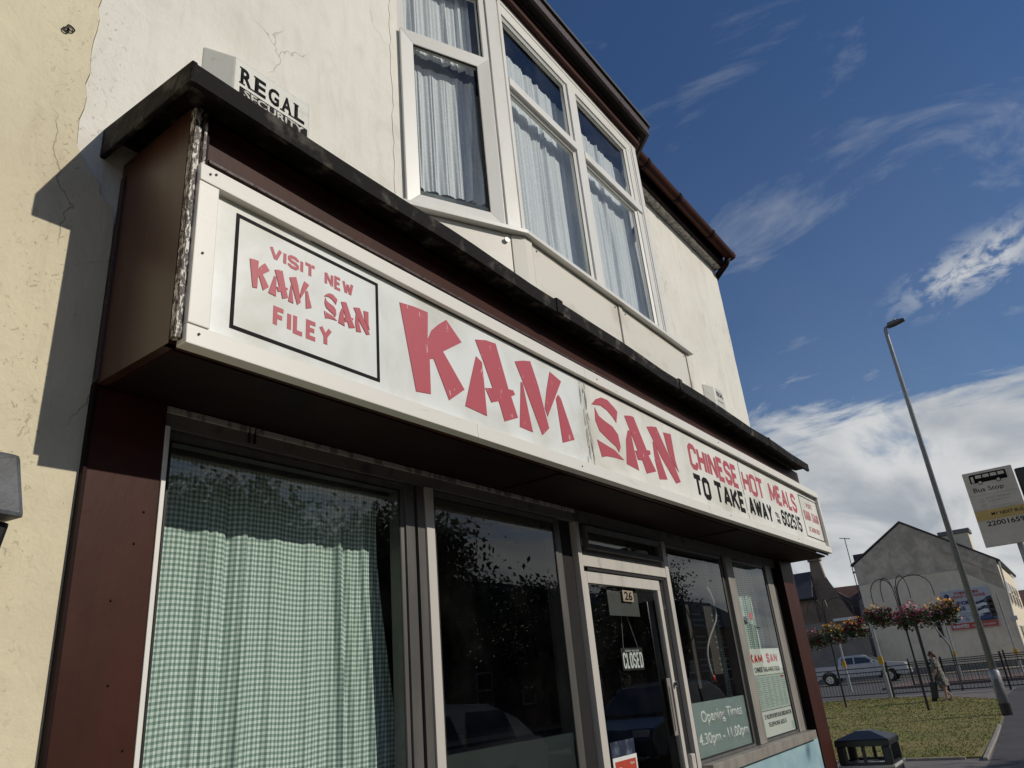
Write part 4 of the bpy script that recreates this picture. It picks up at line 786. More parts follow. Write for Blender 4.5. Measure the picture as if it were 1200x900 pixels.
# ---- alarm boxes
def regal(par, O, w_, h, mt='sign_black'):
    """serif capitals: plain letters with slab feet"""
    cell = w_/5.0
    for i, ch in enumerate('REGAL'):
        text('lettering', ch, mt, par, (O[0]+i*cell+cell*0.10, O[1], O[2]), (1, 0, 0), (0, 0, 1), cell*0.80, h, 0.03, 0.0012)
    mb = MB()
    def slab(i, a, b, top): 
        z = O[2]+(h-h*0.085 if top else 0); mb.box(O[0]+(i+a)*cell, O[0]+(i+b)*cell, O[1]-0.0014, O[1], z, z+h*0.085); mb.build('serif', mt, par); mb.v.clear(); mb.f.clear()
    for a in ((0, .02, .42, 0), (0, .02, .4, 1), (0, .68, 1.0, 0), (1, .02, .4, 0), (1, .02, .4, 1), (3, .0, .36, 0), (3, .64, 1.0, 0), (4, .02, .42, 1), (4, .02, .4, 0)): slab(*a)
A1 = A = thing('alarm_box', (1.52, 2.25, 3.45), 'weathered cream alarm bell box on the wall above the left end of the sign', 'alarm', 'alarm boxes')
mb = MB(); a0 = [(1.27, 3.60), (1.80, 3.60), (1.80, 4.045), (1.27, 4.045)]
mb.hexa([(1.27, 2.25, 3.60), (1.80, 2.25, 3.60), (1.79, 2.25, 4.125), (1.27, 2.25, 4.105)], [(1.375, 2.165, 3.66), (1.768, 2.165, 3.66), (1.768, 2.165, 4.080), (1.375, 2.165, 4.070)]); mb.build('case', 'white_plastic', A, 0.008)
regal(A, (1.395, 2.1648, 3.942), 0.350, 0.090)
wb('name_band', 'sign_black', (1.40, 1.755, 2.1632, 2.1648, 3.872, 3.925), A, 0); text('lettering', 'SECURITY', 'white_plastic', A, (1.42, 2.163, 3.879), (1, 0, 0), (0, 0, 1), 0.315, 0.040, 0.03, 0.001)
text('lettering', '0262 676767', 'sign_black', A, (1.40, 2.1648, 3.80), (1, 0, 0), (0, 0, 1), 0.355, 0.05, 0.02, 0.001)
A1.location.x -= .022; A1.location.z += .03
A = thing('alarm_box', (6.75, 2.25, 3.8), 'small plain alarm box on the wall near the right end of the sign', 'alarm', 'alarm boxes')
mb = MB(); mb.hexa([(6.60, 2.25, 3.62), (7.02, 2.25, 3.62), (6.97, 2.25, 4.12), (6.62, 2.25, 4.12)], [(6.70, 2.165, 3.66), (6.99, 2.165, 3.66), (6.93, 2.165, 4.09), (6.72, 2.165, 4.09)]); mb.build('case', 'white_plastic', A, 0.012)
text('lettering', 'REGAL', 'sign_black', A, (6.745, 2.1648, 4.00), (1, 0, 0), (0, 0, 1), 0.17, 0.05, 0.02, 0.001); text('lettering', 'SECURITY', 'print_grey', A, (6.76, 2.1648, 3.94), (1, 0, 0), (0, 0, 1), 0.15, 0.02, 0.01, 0.001)
# thin cables on the soffit head
for x in (1.56, 1.585): MB().box(x, x+0.004, 2.236, 2.2455, 2.43, 2.4945).build('cable_end', 'rubber', B)

# ================================================================== neighbouring building on the left
N_ = thing('neighbouring_building', (-4, W, 0), 'cream rendered wall of the neighbouring building left of the shopfront', 'building')
poly = [(-9, 0)]+[(-9, 6.9)]+[(0.833, 6.9)]+[(x-0.0002, z) for x, z in reversed(seam) if z >= 3.30]+list(reversed(sj))+[(0.992, 3.0), (0.992, 0)]
MB().prism(poly, 'y', 2.244, 2.5).build('wall', 'cream_render', N_)
MB().prism([(2.0, 6.95), (5.8, 9.9), (9.4, 6.95), (9.4, 6.85), (5.8, 9.8), (2.0, 6.85)], 'x', -9, 0.83).build('roof', 'slate', N_)
MB().box(-9, -8.7, 2.503, 9.2, 0, 6.85).build('side_wall', 'cream_render', N_); MB().box(0.55, 0.79, 2.503, 9.2, 0, 6.9).build('party_wall', 'cream_render', N_)
hk = MB().tube([(0.752+0.013*math.cos(a/8*6.283), 2.236+0.004*math.sin(a), 3.800+0.013*math.sin(a/8*6.283)) for a in range(9)], 0.0028, 6)
hk.tube([(0.738+0.010*math.cos(a/8*6.283), 2.238, 3.782+0.010*math.sin(a/8*6.283)) for a in range(9)], 0.0028, 6); hk.tube([(0.745, 2.25, 3.79), (0.745, 2.232, 3.79)], 0.003, 6)
o = hk.build('iron_ring', 'rubber', None, org=(0.745, 2.24, 3.79)); tag(o, 'small twisted iron ring fixed high in the cream wall', 'hook')
L = thing('cornice_end', (0.6, 2.1, 1.9), 'grey lead covered cornice end jutting from the cream wall at the left edge', 'cornice')
MB().hexa([(0.2, 2.06, 2.06), (0.800, 2.07, 2.02), (0.790, 2.243, 2.03), (0.2, 2.243, 2.06)], [(0.2, 2.06, 2.20), (0.770, 2.08, 2.185), (0.800, 2.243, 2.205), (0.2, 2.243, 2.22)]).build('lead_flashing', 'lead_grey', L, 0.012)
MB().hexa([(0.2, 2.12, 1.70), (0.74, 2.14, 1.70), (0.76, 2.243, 1.70), (0.2, 2.243, 1.70)], [(0.2, 2.10, 2.055), (0.785, 2.11, 2.015), (0.785, 2.243, 2.02), (0.2, 2.243, 2.055)]).build('bracket', 'black_paint', L, 0.01)
#SPLIT2

# ================================================================== street furniture
def part(name, mt, par, fn, bevel=0.0, smooth=False, **k): mb = MB(); fn(mb); return mb.build(name, mt, par, bevel, smooth, **k)
# lamp column
T = thing('street_lamp', (22, 1.90, 0), 'tall grey lamp column with a flat head standing at the path edge', 'street lamp')
part('column_base', 'galvanised', T, lambda m_: m_.tube([(22, 1.9, 0.26), (22, 1.9, 0.95), (22, 1.9, 1.0)], [0.115, 0.115, 0.08], 14), smooth=True)
part('painted_band', 'black_paint', T, lambda m_: m_.tube([(22, 1.9, 0), (22, 1.9, 0.26)], 0.118, 14))
part('base_door', 'galv_dark', T, lambda m_: m_.box(21.878, 21.888, 1.85, 1.95, 0.35, 0.8), 0.004)
part('column', 'galvanised', T, lambda m_: m_.tube([(22, 1.9, 0.96), (22, 1.9, 10.06), (22, 1.88, 10.13), (22, 1.80, 10.16)], [0.078, 0.052, 0.045, 0.036], 12), smooth=True)
part('bracket_arm', 'galvanised', T, lambda m_: m_.tube([(22, 1.86, 10.15), (22, 1.72, 10.17)], 0.03, 10), smooth=True)
part('lamp_head', 'galv_dark', T, lambda m_: m_.prism([(1.82, 10.125), (1.62, 10.14), (1.36, 10.20), (1.36, 10.225), (1.60, 10.25), (1.80, 10.22)], 'x', 21.87, 22.13), 0.015)
part('photocell', 'white_plastic', T, lambda m_: m_.tube([(22, 1.6, 10.245), (22, 1.6, 10.31)], 0.035, 10))
# bus stop
T = thing('bus_stop', (9.06, 0.20, 0), 'bus stop pole with a cream flag and a yellow number band beside the path', 'bus stop')
part('pole', 'galvanised', T, lambda m_: m_.tube([(9.06, 0.20, 0), (9.06, 0.20, 3.1)], 0.038, 12), smooth=True)
fl = part('flag', 'flag_white', T, lambda m_: m_.box(8.99, 9.01, 0.055, 0.505, 2.425, 3.195), 0.008)
part('yellow_strip', 'yellow_band', fl, lambda m_: m_.box(8.987, 8.9895, 0.057, 0.503, 2.69, 2.79))
UB, VB = (0, -1, 0), (0, 0, 1)
text('lettering', 'Bus Stop', 'sign_black', fl, (8.9895, 0.447, 2.967), UB, VB, 0.27, 0.060, 0.004, 0.001)
text('lettering', 'MY NEXT BUS', 'sign_black', fl, (8.9868, 0.36, 2.728), UB, VB, 0.28, 0.032, 0.01, 0.001)
text('lettering', '22001659', 'sign_black', fl, (8.9895, 0.425, 2.628), UB, VB, 0.33, 0.050, 0.012, 0.001)
text('lettering', 'EAST RIDING', 'print_grey', fl, (8.9895, 0.36, 2.898), UB, VB, 0.22, 0.022, 0.0, 0.001); text('lettering', 'OF YORKSHIRE COUNCIL', 'print_grey', fl, (8.9895, 0.35, 2.872), UB, VB, 0.20, 0.012, 0.0, 0.001)
text('lettering', 'www.travelsearch.info', 'print_grey', fl, (8.9895, 0.35, 2.812), UB, VB, 0.26, 0.012, 0.0, 0.001)
part('rule_line', 'print_grey', fl, lambda m_: m_.box(8.988, 8.9895, 0.07, 0.495, 2.945, 2.948))
part('rule_line', 'print_grey', fl, lambda m_: m_.box(8.988, 8.9895, 0.07, 0.495, 2.798, 2.801))
def ringp(mb, y, z, r, t_=0.004):
    for k_ in range(12):
        a, b = k_/12*6.283, (k_+1)/12*6.283
        mb.face([(8.9885, y+r*math.cos(a), z+r*math.sin(a)), (8.9885, y+r*math.cos(b), z+r*math.sin(b)), (8.9885, y+(r-t_)*math.cos(b), z+(r-t_)*math.sin(b)), (8.9885, y+(r-t_)*math.cos(a), z+(r-t_)*math.sin(a))])
part('badge', 'print_grey', fl, lambda m_: (ringp(m_, 0.405, 2.888, 0.020), ringp(m_, 0.40, 2.835, 0.018)))
def bus(mb):
    mb.prism([(0.452, 3.075), (0.452, 3.155), (0.440, 3.166), (0.125, 3.166), (0.118, 3.155), (0.118, 3.075)], 'x', 8.9865, 8.9895)
bp = part('bus_symbol', 'sign_black', fl, bus)
def busw(mb):
    mb.box(8.9845, 8.986, 0.413, 0.437, 3.080, 3.145)
    for i in range(4): mb.box(8.9845, 8.986, 0.135+i*0.068, 0.190+i*0.068, 3.120, 3.152)
part('bus_windows', 'flag_white', fl, busw)
for yy in (0.365, 0.20):
    part('bus_wheel', 'sign_black', fl, lambda m_: m_.tube([(8.9855, yy, 3.073), (8.9843, yy, 3.073)], 0.022, 14)); part('bus_wheel_hub', 'flag_white', fl, lambda m_: m_.tube([(8.9842, yy, 3.073), (8.983, yy, 3.073)], 0.016, 14))
part('timetable_case', 'black_plastic', T, lambda m_: m_.box(9.10, 9.16, -0.28, 0.045, 2.72, 3.17), 0.02)
for z in (2.5, 3.0): part('clamp', 'galv_dark', T, lambda m_: m_.box(9.0105, 9.12, 0.15, 0.25, z, z+0.03))
# litter bin
T = thing('litter_bin', (8.4, 1.96, 0), 'square black litter bin with open sides and a low pyramid lid', 'litter bin')
x0, x1, y0, y1 = 8.17, 8.63, 1.72, 2.20
part('bin_body', 'black_plastic', T, lambda m_: m_.hexa([(x0+.02, y0+.02, 0.02), (x1-.02, y0+.02, 0.02), (x1-.02, y1-.02, 0.02), (x0+.02, y1-.02, 0.02)], [(x0, y0, .56), (x1, y0, .56), (x1, y1, .56), (x0, y1, .56)]), 0.02)
part('bin_rim', 'grey_plastic', T, lambda m_: m_.box(x0-.012, x1+.012, y0-.012, y1+.012, 0.562, 0.585), 0.006)
for a, b in ((x0, y0), (x1-.075, y0), (x0, y1-.075), (x1-.075, y1-.075)): part('corner_post', 'black_plastic', T, lambda m_: m_.box(a, a+.075, b, b+.075, 0.586, 0.742), 0.012)
part('lower_band', 'black_plastic', T, lambda m_: (m_.box(x0+.002, x0+.03, y0+.076, y1-.076, .586, .61), m_.box(x1-.03, x1-.002, y0+.076, y1-.076, .586, .61), m_.box(x0+.076, x1-.076, y0+.002, y0+.03, .586, .61), m_.box(x0+.076, x1-.076, y1-.03, y1-.002, .586, .61)))
for a in (x0+.002, x1-.022): part('divider', 'black_plastic', T, lambda m_: m_.box(a, a+.02, 1.945, 1.975, .611, .742))
part('lid_band', 'black_plastic', T, lambda m_: m_.box(x0-.006, x1+.006, y0-.006, y1+.006, .743, .80), 0.008)
part('lid', 'black_plastic', T, lambda m_: m_.hexa([(x0-.006, y0-.006, .801), (x1+.006, y0-.006, .801), (x1+.006, y1+.006, .801), (x0-.006, y1+.006, .801)], [(8.33, 1.89, .865), (8.47, 1.89, .865), (8.47, 2.03, .865), (8.33, 2.03, .865)]), 0.006)
part('bin_label', 'white_print', T, lambda m_: m_.box(x0-.004, x0-.001, 1.88, 2.02, .44, .52))
# basket trees
def basket_tree(x, y, arms, label, top=3.35):
    T = thing('basket_stand', (x, y, 0), label, 'flower stand', 'hanging basket stands')
    part('post', 'black_paint', T, lambda m_: m_.tube([(x, y, 0), (x, y, 1.35), (x, y, 1.36), (x, y, 2.15)], [0.034, 0.034, 0.026, 0.026], 8))
    part('collar', 'black_paint', T, lambda m_: m_.tube([(x, y, 2.15), (x, y, 2.5)], 0.050, 8))
    for dx_, dy_ in arms:
        L_ = math.hypot(dx_, dy_); ux, uy = dx_/L_, dy_/L_
        pts = [(x+ux*.03, y+uy*.03, 2.45), (x+ux*.05, y+uy*.05, top-.1)]
        for k_ in range(1, 10):
            a = math.pi*(1-k_/9); r_ = (L_-.05)/2; pts.append((x+ux*(.05+r_+r_*math.cos(a)), y+uy*(.05+r_+r_*math.cos(a)), top-.1+math.sin(a)*.42))
        pts.append((x+dx_, y+dy_, top-.35)); part('arm', 'black_paint', T, lambda m_: m_.tube(pts, 0.013, 6))
    part('finial', 'black_paint', T, lambda m_: m_.tube([(x, y, 2.5), (x, y, top+.05)], [0.02, 0.012], 6))
    return T
def basket(x, y, z, cols, label, r=0.40, seed=0):
    T = thing('flower_basket', (x, y, z-.35), label, 'hanging basket', 'hanging baskets of flowers'); r_ = random.Random(seed)
    part('bowl', 'bark', T, lambda m_: m_.ball((x, y, z-0.05), r*.55, 10, 5, (1, 1, -0.8), 0.0))
    tufts = [(r_.uniform(-.55, .55), r_.uniform(-.75, .75), r_.uniform(-.35, .35), r_.uniform(.38, .62)) for _ in range(7)]
    def leafs(n, rad, flat, lo, up, s):
        mb = MB()
        for i in range(n):
            a = r_.random()*6.283; u_ = r_.uniform(lo, up); rr = rad*math.sqrt(max(0.02, 1-u_*u_))*r_.uniform(.6, 1.12)
            cx_, cy_, cz_, cr_ = tufts[int(r_.random()*len(tufts))] if i % 5 else (0, 0, 0, 1)
            p = Vector((x+cx_*rad+rr*cr_*math.cos(a), y+cy_*rad+rr*cr_*math.sin(a), z+cz_*rad+rad*flat*u_*cr_)); d = Vector((r_.gauss(0, 1), r_.gauss(0, 1), r_.gauss(0, 1))).normalized(); e = d.orthogonal().normalized(); q = s*r_.uniform(.6, 1.4)
            mb.face([p-d*q, p+e*q*.7, p+d*q, p-e*q*.7])
        return mb
    leafs(420, r, .85, -1, .8, .055).build('foliage', 'leaf', T, kind='stuff')
    tr_ = MB()
    for i in range(16):
        a = r_.random()*6.283; q = [Vector((x+r*(.5+.12*k_)*math.cos(a+.05*k_), y+r*(.5+.12*k_)*math.sin(a+.05*k_), z-.05-r*(.12*k_)**1.0*(.4+.5*k_/4)*1.2)) for k_ in range(1+2+int(r_.random()*3))]
        for p in q:
            for _ in range(7): d = Vector((r_.gauss(0, 1), r_.gauss(0, 1), r_.gauss(0, 1))).normalized(); e = d.orthogonal().normalized(); pp = p+Vector((r_.gauss(0, .03), r_.gauss(0, .03), r_.gauss(0, .04))); tr_.face([pp-d*.035, pp+e*.025, pp+d*.035, pp-e*.025])
    tr_.build('trailing_stems', 'leaf', T, kind='stuff')
    for c_, n, lo, up in cols: leafs(n, r*1.06, .9, lo, up, .042).build(c_.replace('petal', 'flowers')[0:] if False else {'petal_red': 'red_flowers', 'petal_pink': 'pink_flowers', 'petal_yellow': 'yellow_flowers'}[c_], c_, T, kind='stuff')
    return T
basket_tree(25, 4.0, [(0.2, 0.72), (-0.3, -0.05-.35), (0.25, -0.95), (-.1, .38)], 'black stand of arching arms with three baskets, nearer the person')
basket(25.2, 4.68, 2.62, [('petal_red', 150, -1, .6), ('petal_pink', 50, -.2, .7), ('petal_yellow', 40, .7, 1.0)], 'red and cream flower basket, leftmost on the nearer black stand', .38, 1)
basket(24.7, 3.72, 2.50, [('petal_pink', 230, -.1, 1), ('petal_red', 200, -.9, .6)], 'pink and red flower basket in the middle of the nearer black stand', .44, 2)
basket(25.25, 3.02, 2.55, [('petal_yellow', 190, .25, 1), ('petal_red', 90, -1, .1), ('petal_pink', 40, -.6, .2)], 'flower basket with yellow blooms on top, rightmost on the nearer stand', .42, 3)
basket_tree(29, 7.15, [(0.2, 0.6), (-0.3, -0.25), (0.25, -0.95), (-.2, .25)], 'black stand of arching arms with baskets, partly hidden beside the brown shop pilaster', 3.30)
basket(29.2, 7.75, 2.32, [('petal_red', 160, -1, 1), ('petal_pink', 90, -.2, 1)], 'red flower basket nearest the brown shop pilaster', .42, 4)
basket(28.7, 6.92, 2.42, [('petal_yellow', 150, .3, 1), ('petal_red', 120, -1, .3)], 'yellow topped flower basket in the middle of the farther black stand', .40, 5)
basket(29.25, 6.25, 2.52, [('petal_red', 230, -.6, .8), ('petal_yellow', 110, .4, 1)], 'orange red flower basket, rightmost on the farther black stand', .42, 6)
# traffic signal poles
def sigpole(x, y, h, label, heads, boxz=1.2, r=.055, mt='galvanised'):
    T = thing('signal_pole', (x, y, 0), label, 'traffic light', 'traffic signal poles')
    part('pole', mt, T, lambda m_: m_.tube([(x, y, 0), (x, y, .85), (x, y, .86), (x, y, h)], [r*1.5, r*1.5, r, r*.9], 10))
    part('push_button_box', 'yellow', T, lambda m_: m_.box(x-.16, x-.06, y-.09, y+.09, boxz, boxz+.30), .01)
    for hx, hy, z in heads:
        hd = part('signal_head', 'black_plastic', T, lambda m_: m_.box(hx-.12, hx+.12, hy-.14, hy+.14, z, z+.95), .03)
        for k_ in range(3):
            part('visor', 'black_plastic', hd, lambda m_: m_.hexa([(hx-.125, hy-.10, z+.12+k_*.29), (hx-.125, hy+.10, z+.12+k_*.29), (hx-.125, hy+.10, z+.15+k_*.29), (hx-.125, hy-.10, z+.15+k_*.29)], [(hx-.3, hy-.09, z+.26+k_*.29), (hx-.3, hy+.09, z+.26+k_*.29), (hx-.3, hy+.09, z+.29+k_*.29), (hx-.3, hy-.09, z+.29+k_*.29)]))
            part('lens', 'dark_window', hd, lambda m_: m_.tube([(hx-.122, hy, z+.18+k_*.29), (hx-.13, hy, z+.18+k_*.29)], .09, 12))
    return T
sigpole(34.6, 6.76, 3.0, 'grey signal pole with yellow push button box in front of the parked pickup', [], 1.25)
sigpole(44, 10.42, 3.1, 'grey signal pole with yellow push button box nearest the shop pilaster', [], 1.2)
sigpole(55, 6.50, 3.6, 'signal pole with two dark heads in front of the hoarding', [(55, 6.9, 2.3), ], 1.15)
sigpole(50, 3.02, 4.2, 'slim signal pole right of the hoarding beside the white downpipe', [(49.9, 3.42, 3.05)], 1.0, .045)
T = thing('black_pole', (33.5, 4.98, 0), 'thick black post just left of the walking person', 'post')
part('post', 'black_paint', T, lambda m_: m_.tube([(33.5, 4.98, 0), (33.5, 4.98, 2.55)], .06, 10)); part('post_cap', 'black_paint', T, lambda m_: m_.ball((33.5, 4.98, 2.57), .075, 8, 5)); part('sign_box', 'black_plastic', T, lambda m_: m_.box(33.42, 33.58, 4.6, 4.86, 1.0, 1.3), .02); part('bracket', 'black_paint', T, lambda m_: m_.box(33.48, 33.52, 4.86, 4.93, 1.1, 1.15))
T = thing('curved_pole', (36.0, 4.2, 0), 'slender black pole with a crooked top right of the nearer baskets', 'post')
part('post', 'galv_dark', T, lambda m_: m_.tube([(36, 4.35, 0), (36, 4.35, 1.7), (36, 4.62, 2.3), (36, 4.85, 3.0)], .035, 8), smooth=True)
# railings
def railing(pts, label, h=1.15, bars=True):
    T = thing('guard_railing', (pts[0][0], pts[0][1], 0), label, 'railing', 'black guard railings')
    for i, (x, y) in enumerate(pts): part('post', 'black_paint', T, lambda m_: m_.box(x-.035, x+.035, y-.035, y+.035, 0, h+.18), .006)
    bb = MB()
    for a, b in zip(pts[:-1], pts[1:]):
        a, b = Vector(a), Vector(b); d = (b-a); L_ = d.length; u_ = d/L_
        for z, nm in ((h, 'top_rail'), (h-.17, 'middle_rail'), (.14, 'bottom_rail')):
            mb = MB(); mb.obox(a+u_*.036, u_, L_-.072, .03, z-.018, z+.018); mb.build(nm, 'black_paint', T)
        n = int(L_/.125)
        for k_ in range(1, n):
            p = a+u_*(L_*k_/n); bb.tube([(p.x, p.y, .158), (p.x, p.y, h-.188)], .010, 4, False)
    o = bb.build('bars', 'black_paint', T, kind='stuff')
    return T
railing([(34.3+(.0 if k_ < 3 else .22*(k_-3)*.6), -1.4+2.0*k_) for k_ in range(5)], 'run of black guard railing at the near kerb, right of the person')
railing([(35.3, 6.75), (35.5, 8.75), (35.6, 10.75), (35.7, 12.75), (35.7, 14.75), (35.7, 16.75)], 'run of black guard railing at the near kerb in front of the pickup')
railing([(43.0, -1.0+2.05*k_) for k_ in range(5)], 'farther black guard railing on the paved island')
# hoarding, gable house
G = thing('gable_house', (72, 8, 0), 'tall grey rendered gable end house with a hoarding, behind the basket stands', 'house')
gp = [(3.36, 0), (13.1, 0), (13.1, 8.52), (8.92, 11.17), (3.36, 7.38)]
part('gable_wall', 'gable_upper', G, lambda m_: m_.prism(gp, 'x', 66.0, 66.4))
part('lower_render', 'gable_lower', G, lambda m_: m_.prism([(3.40, 0.45), (13.06, 0.45), (13.06, 6.9), (9.7, 7.12), (6.0, 7.05), (3.40, 5.2)], 'x', 65.95, 65.998))
part('plinth', 'grey_wall', G, lambda m_: m_.box(65.93, 65.998, 3.37, 13.08, 0.1, 0.448))
part('string_course', 'gable_upper', G, lambda m_: m_.prism([(9.7, 7.13), (6.0, 7.06), (6.0, 7.14), (9.7, 7.21)], 'x', 65.90, 65.998))
part('chimney_breast', 'gable_upper', G, lambda m_: m_.prism([(6.4, 9.0), (3.45, 6.6), (3.45, 6.25), (6.6, 8.6)], 'x', 65.88, 65.998))
part('front_wall', 'gable_lower', G, lambda m_: m_.box(66.4, 84, 3.36, 3.6, 0, 7.2)); part('rear_wall', 'gable_lower', G, lambda m_: m_.box(66.4, 84, 12.8, 13.1, 0, 8.4))
rf = part('roof', 'slate', G, lambda m_: m_.prism([(3.1, 7.22), (8.92, 11.22), (13.3, 8.5), (13.3, 8.62), (8.92, 11.36), (3.1, 7.36)], 'x', 65.92, 84))
part('chimney', 'gable_lower', rf, lambda m_: m_.box(67, 68.6, 4.6, 6.5, 8.2, 9.75), .02); part('chimney_cap', 'galv_dark', rf, lambda m_: m_.box(66.9, 68.7, 4.45, 6.65, 9.76, 10.08), .02)
part('dormer', 'slate', rf, lambda m_: m_.box(67.5, 70, 11.6, 13.25, 8.6, 9.55), .02)
part('gutter', 'black_plastic', G, lambda m_: m_.tube([(66, 3.22, 7.22), (84, 3.22, 7.22)], .07, 8))
part('downpipe', 'lead_white', G, lambda m_: m_.tube([(65.95, 3.2, 7.2), (65.95, 3.25, 5.9), (65.9, 3.42, 3.2), (65.9, 3.42, 0.3)], .065, 8))
part('hopper', 'lead_white', G, lambda m_: m_.box(65.75, 65.95, 3.2, 3.6, 3.1, 3.4), .02)
for i in range(4):
    for z in (1.1, 4.3): 
        wn = part('window', 'upvc', G, lambda m_: m_.box(68+i*3.6, 69.4+i*3.6, 3.30, 3.358, z, z+1.7)); part('pane', 'dark_window', wn, lambda m_: (m_.box(68.08+i*3.6, 69.32+i*3.6, 3.285, 3.299, z+.08, z+.8), m_.box(68.08+i*3.6, 69.32+i*3.6, 3.285, 3.299, z+.9, z+1.62)))
HB = thing('hoarding', (65.85, 6.0, 2.8), 'white advertising hoarding for motorhome hire on the grey gable wall', 'sign')
part('board', 'hoarding', HB, lambda m_: m_.box(65.82, 65.94, 4.35, 7.55, 2.80, 5.62), .02)
part('red_band', 'sticker_red', HB, lambda m_: m_.box(65.805, 65.819, 4.42, 7.48, 2.86, 3.28))
def ht(s, mt_, yl, z, w_, h_, off=.02): text('lettering', s, mt_, HB, (65.818, yl, z), (0, -1, 0), (0, 0, 1), w_, h_, off, .008)
ht('YORKSHIRE', 'sticker_red', 6.75, 5.28, 1.7, .20, .04); ht('COAST CARAVANS', 'sticker_red', 6.9, 5.02, 2.2, .20, .04)
ht('MOTORHOME', 'blue_print', 7.45, 4.52, 1.7, .30, .05); ht('HIRE', 'blue_print', 6.95, 4.15, .75, .28, .05)
ht('Sales of new and used', 'print_grey', 7.3, 3.88, 1.5, .12); ht('tourers and motorhomes', 'print_grey', 7.3, 3.70, 1.5, .12)
text('lettering', 'WANTED', 'white_print', HB, (65.803, 7.4, 2.95), (0, -1, 0), (0, 0, 1), 1.1, .24, .05, .008); text('lettering', 'CARAVANS & MOTORHOMES', 'white_print', HB, (65.803, 6.1, 2.98), (0, -1, 0), (0, 0, 1), 1.5, .15, .0, .008)
part('rose_badge', 'navy', HB, lambda m_: m_.tube([(65.819, 7.2, 5.25), (65.80, 7.2, 5.25)], .17, 12)); part('round_badge', 'print_grey', HB, lambda m_: m_.tube([(65.819, 6.3, 3.5), (65.80, 6.3, 3.5)], .14, 14))
part('picture_panel', 'navy', HB, lambda m_: m_.prism([(4.37, 3.3), (5.6, 3.3), (5.5, 3.6), (5.1, 3.7), (5.7, 4.1), (5.1, 4.25), (5.6, 4.6), (4.9, 4.75), (4.6, 4.95), (4.37, 4.95)], 'x', 65.80, 65.819))
part('caravan_picture', 'white_print', HB, lambda m_: (m_.prism([(4.75, 3.85), (5.5, 3.8), (5.55, 3.95), (5.0, 4.12), (4.78, 4.08)], 'x', 65.79, 65.799), m_.prism([(4.75, 4.35), (5.45, 4.3), (5.5, 4.42), (5.0, 4.55), (4.78, 4.52)], 'x', 65.79, 65.799)))
part('sky_patch', 'blue_print', HB, lambda m_: m_.prism([(4.75, 3.4), (5.4, 3.4), (5.35, 3.62), (4.85, 3.7)], 'x', 65.79, 65.799))
AE = thing('roof_aerial', (66.6, 13.3, 8.0), 'thin television aerial on a mast at the left eave of the grey gable house', 'aerial')
part('mast', 'galv_dark', AE, lambda m_: m_.tube([(66.6, 13.35, 5.2), (66.6, 13.35, 10.9)], .035, 6)); part('boom', 'galv_dark', AE, lambda m_: m_.tube([(66.6, 12.95, 10.75), (66.6, 13.75, 10.95)], .03, 6))
for k_ in range(5): part('element', 'galv_dark', AE, lambda m_: m_.tube([(66.3, 13.0+k_*.17, 10.8+k_*.03), (66.9, 13.0+k_*.17, 10.8+k_*.03)], .012, 5))
for z in (5.4, 6.9, 8.0): part('bracket', 'galv_dark', AE, lambda m_: m_.box(66.5, 66.7, 13.1, 13.4, z, z+.14))
# brick house with chimney, pantiled house, boundary wall
K = thing('brick_house', (64, 16, 0), 'brown brick house with a tapering chimney breast and dark slate roof', 'house')
part('end_wall', 'brick', K, lambda m_: m_.prism([(13.4, 0), (17.6, 0), (17.6, 6.3), (15.75, 8.0), (15.65, 9.0), (14.9, 9.0), (14.75, 7.7), (13.4, 4.6)], 'x', 62.8, 63.2))
part('body_wall', 'brick', K, lambda m_: m_.box(63.2, 72, 15.6, 24, 0, 5.6)); part('dark_wall', 'brick', K, lambda m_: m_.box(62.5, 62.79, 15.9, 24, 0, 6.2))
kr = part('roof', 'slate', K, lambda m_: m_.prism([(61.4, 6.2), (63.0, 8.3), (67, 8.4), (72.2, 5.5)], 'y', 15.72, 24.2))
part('chimney_cap', 'brick', kr, lambda m_: m_.box(62.7, 63.4, 14.80, 15.75, 9.0, 9.25), .02); part('chimney_pot', 'clay_pot', kr, lambda m_: m_.tube([(63.0, 15.3, 9.25), (63.0, 15.3, 9.85)], [.15, .12], 10))
part('bargeboard', 'upvc', K, lambda m_: m_.box(62.7, 62.79, 13.2, 14.9, 4.35, 4.55))
K.location = (68.3, 17.07, -0.1); K.scale = (1.067, 1.067, 1.067)
Q = thing('pantiled_house', (78, 16, 0), 'low house with a red pantiled roof between brick house and grey gable', 'house')
part('wall', 'brick', Q, lambda m_: m_.prism([(14.0, 0), (20, 0), (20, 5.3), (17.0, 7.5), (14.0, 5.0)], 'x', 76, 76.3)); part('roof', 'pantile', Q, lambda m_: m_.hexa([(75.0, 14.6, 4.9), (75.0, 18.6, 5.1), (78.5, 18.6, 8.0), (78.5, 14.6, 7.9)], [(75.0, 14.6, 5.05), (75.0, 18.6, 5.25), (78.5, 18.6, 8.15), (78.5, 14.6, 8.05)]))
part('white_gable', 'white_render', Q, lambda m_: m_.prism([(13.6, 0), (15.8, 0), (15.0, 6.4), (14.4, 6.6), (13.6, 6.0)], 'x', 74.2, 74.6))
o = part('boundary_wall', 'grey_wall', None, lambda m_: m_.box(65.0, 65.3, 13.2, 40, 0, 3.0), org=(65, 20, 0)); tag(o, 'long grey boundary wall behind the parked pickup', 'wall')
part('coping', 'concrete', o, lambda m_: m_.box(64.95, 65.35, 13.2, 40, 3.0, 3.12))
o = thing('garden_wall', (64, 20, 0), 'higher mottled wall with climbing growth in front of the brick house', 'wall'); part('masonry', 'grey_wall', o, lambda m_: m_.prism([(14.0, 3.13), (24, 3.13), (24, 4.3), (16.2, 4.5), (14.0, 4.0)], 'x', 65.02, 65.28))
